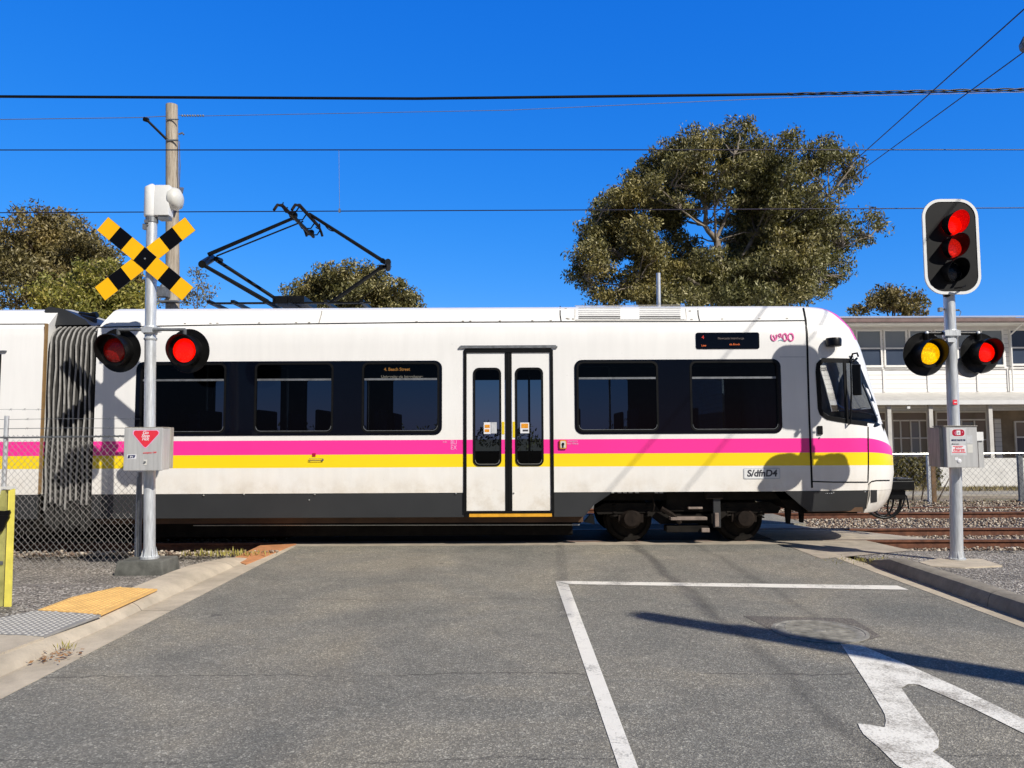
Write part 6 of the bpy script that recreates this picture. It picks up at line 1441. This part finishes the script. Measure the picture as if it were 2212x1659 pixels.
L1 = rp("label_backing", 2053, 2086, 924.5, 984, 'plate', 0); r0 = rp("logo_outline", 2056, 2083.5, 926.5, 943, 'whitesticker', .0008, .035, L1); rp("red_logo", 2056.8, 2082.7, 927.5, 942, 'crimson', .0016, .032, L1); rp("logo_square", 2066, 2074, 930, 939.5, 'whitesticker', .0024, .006, L1)
x, z = qx(2070, 935); text("e", .05, M_['inkgrey'], (x, yq-.0034, z), L1); x, z = qx(2063, 935); text("(", .05, M_['pinksticker'], (x, yq-.0028, z), L1); x, z = qx(2078.5, 935); text("'", .06, M_['pinksticker'], (x, yq-.0028, z-.01), L1)
x, z = qx(2070, 951); text("REPORT FAULTS 1300", .028, M_['navy'], (x, yq-.002, z), L1, sx=.62, bold=.001); x, z = qx(2063, 959); text("phone us on", .024, M_['inkgrey'], (x, yq-.002, z), L1, sx=.7)
L2 = rp("red_label", 2056, 2086, 962, 979, 'whitesticker', .0008, .01); rp("stripe", 2058, 2080, 963.3, 965, 'redsticker', .0016, 0, L2); rp("stripe", 2056.5, 2085.5, 976, 978, 'redsticker', .0016, 0, L2)
x, z = qx(2071, 971.5); text("charge", .06, M_['redsticker'], (x, yq-.0022, z), L2, sx=.85, bold=.001); x, z = qx(2070, 966.6); text("safety first", .02, M_['redsticker'], (x, yq-.0022, z), L2)
rp("pale_label", 2088, 2100, 940, 958, 'plate', 0); rp("cream_label", 2090, 2101, 960, 978, 'cream', 0); rp("worn_label", 2063, 2069, 988, 994, 'whitesticker', 0)
mb = MB(); x, z = qx(2072, 995.5); mb.lathe((x, yq, z), (0, -1, 0), [(0, .026), (.006, .024), (.01, .01)], 14); mb.build("lock", M_['whitesticker'], rc)
q = PR(2063, 869, -.073); mb = MB(); mb.box(q, (.055, .002, .06)); ps = mb.build("pole_sticker", M_['redsticker'], rs); mb = MB(); mb.box(q+Vector((.004, -.002, .0)), (.03, .001, .012)); mb.build("mark", M_['whitesticker'], ps)
# ---------------- yellow-green post at the left edge
Yy = G(20, 1321, ZV).y
q0, q1, q2 = P(-45, 1200, Yy), P(23, 1200, Yy), P(33, 1200, Yy); zt5 = P(20, 1053, Yy).z
gp = thing("barrier_post", (q1.x-.05, Yy, zf), "yellow-green painted channel post at the left edge with a torn black rubber flap", "post")
mb = MB(); xt0 = P(8, 1060, Yy).x; mb.plate([(q0.x, ZV), (q1.x-.04, ZV), (P(16, 1062, Yy).x, zt5-.02), (xt0, zt5-.02), (P(-14, 1120, Yy).x, zt5-.33), (q0.x, zt5-.6)], [], Yy-.03, Yy+.03); mb.build("face_panel", M_['khaki'], gp)
mb = MB(); b0, b1_, t1, t0_ = P(9, 1318, Yy-.04), P(22, 1312, Yy-.04), P(30, 1056, Yy-.04), P(19, 1060, Yy-.04)
mb.plate([(b0.x, b0.z), (b1_.x, b1_.z), (t1.x, t1.z), (t0_.x, t0_.z)], [], Yy-.04, Yy-.02); mb.build("flange", M_['limeyellow'], gp, bevel=.004)
mb = MB(); mb.bb(P(7, 1060, Yy).x, t1.x, Yy-.045, Yy-.0, t1.z+.001, t1.z+.02); mb.build("cap", M_['cream'], gp)
mb = MB(); mb.poly([P(-30, 1120, Yy-.06), P(8, 1135, Yy-.06), P(21, 1108, Yy-.06), P(19, 1102, Yy-.06), P(8, 1104, Yy-.06), P(-30, 1102, Yy-.06)], .02, (0, -1, 0)); mb.poly([P(-30, 1165, Yy-.07), P(2, 1148, Yy-.07), P(19, 1117, Yy-.07), P(15, 1113, Yy-.07), P(-30, 1115, Yy-.07)], .02, (0, -1, 0)); mb.build("rubber_flap", M_['rubber'], gp, smooth=30)
mb = MB(); mb.box(P(1, 1216, Yy-.035), (.04, .01, .03)); mb.build("bolt", M_['galv_dark'], gp)
# remove nothing else: every object above stays in the scene
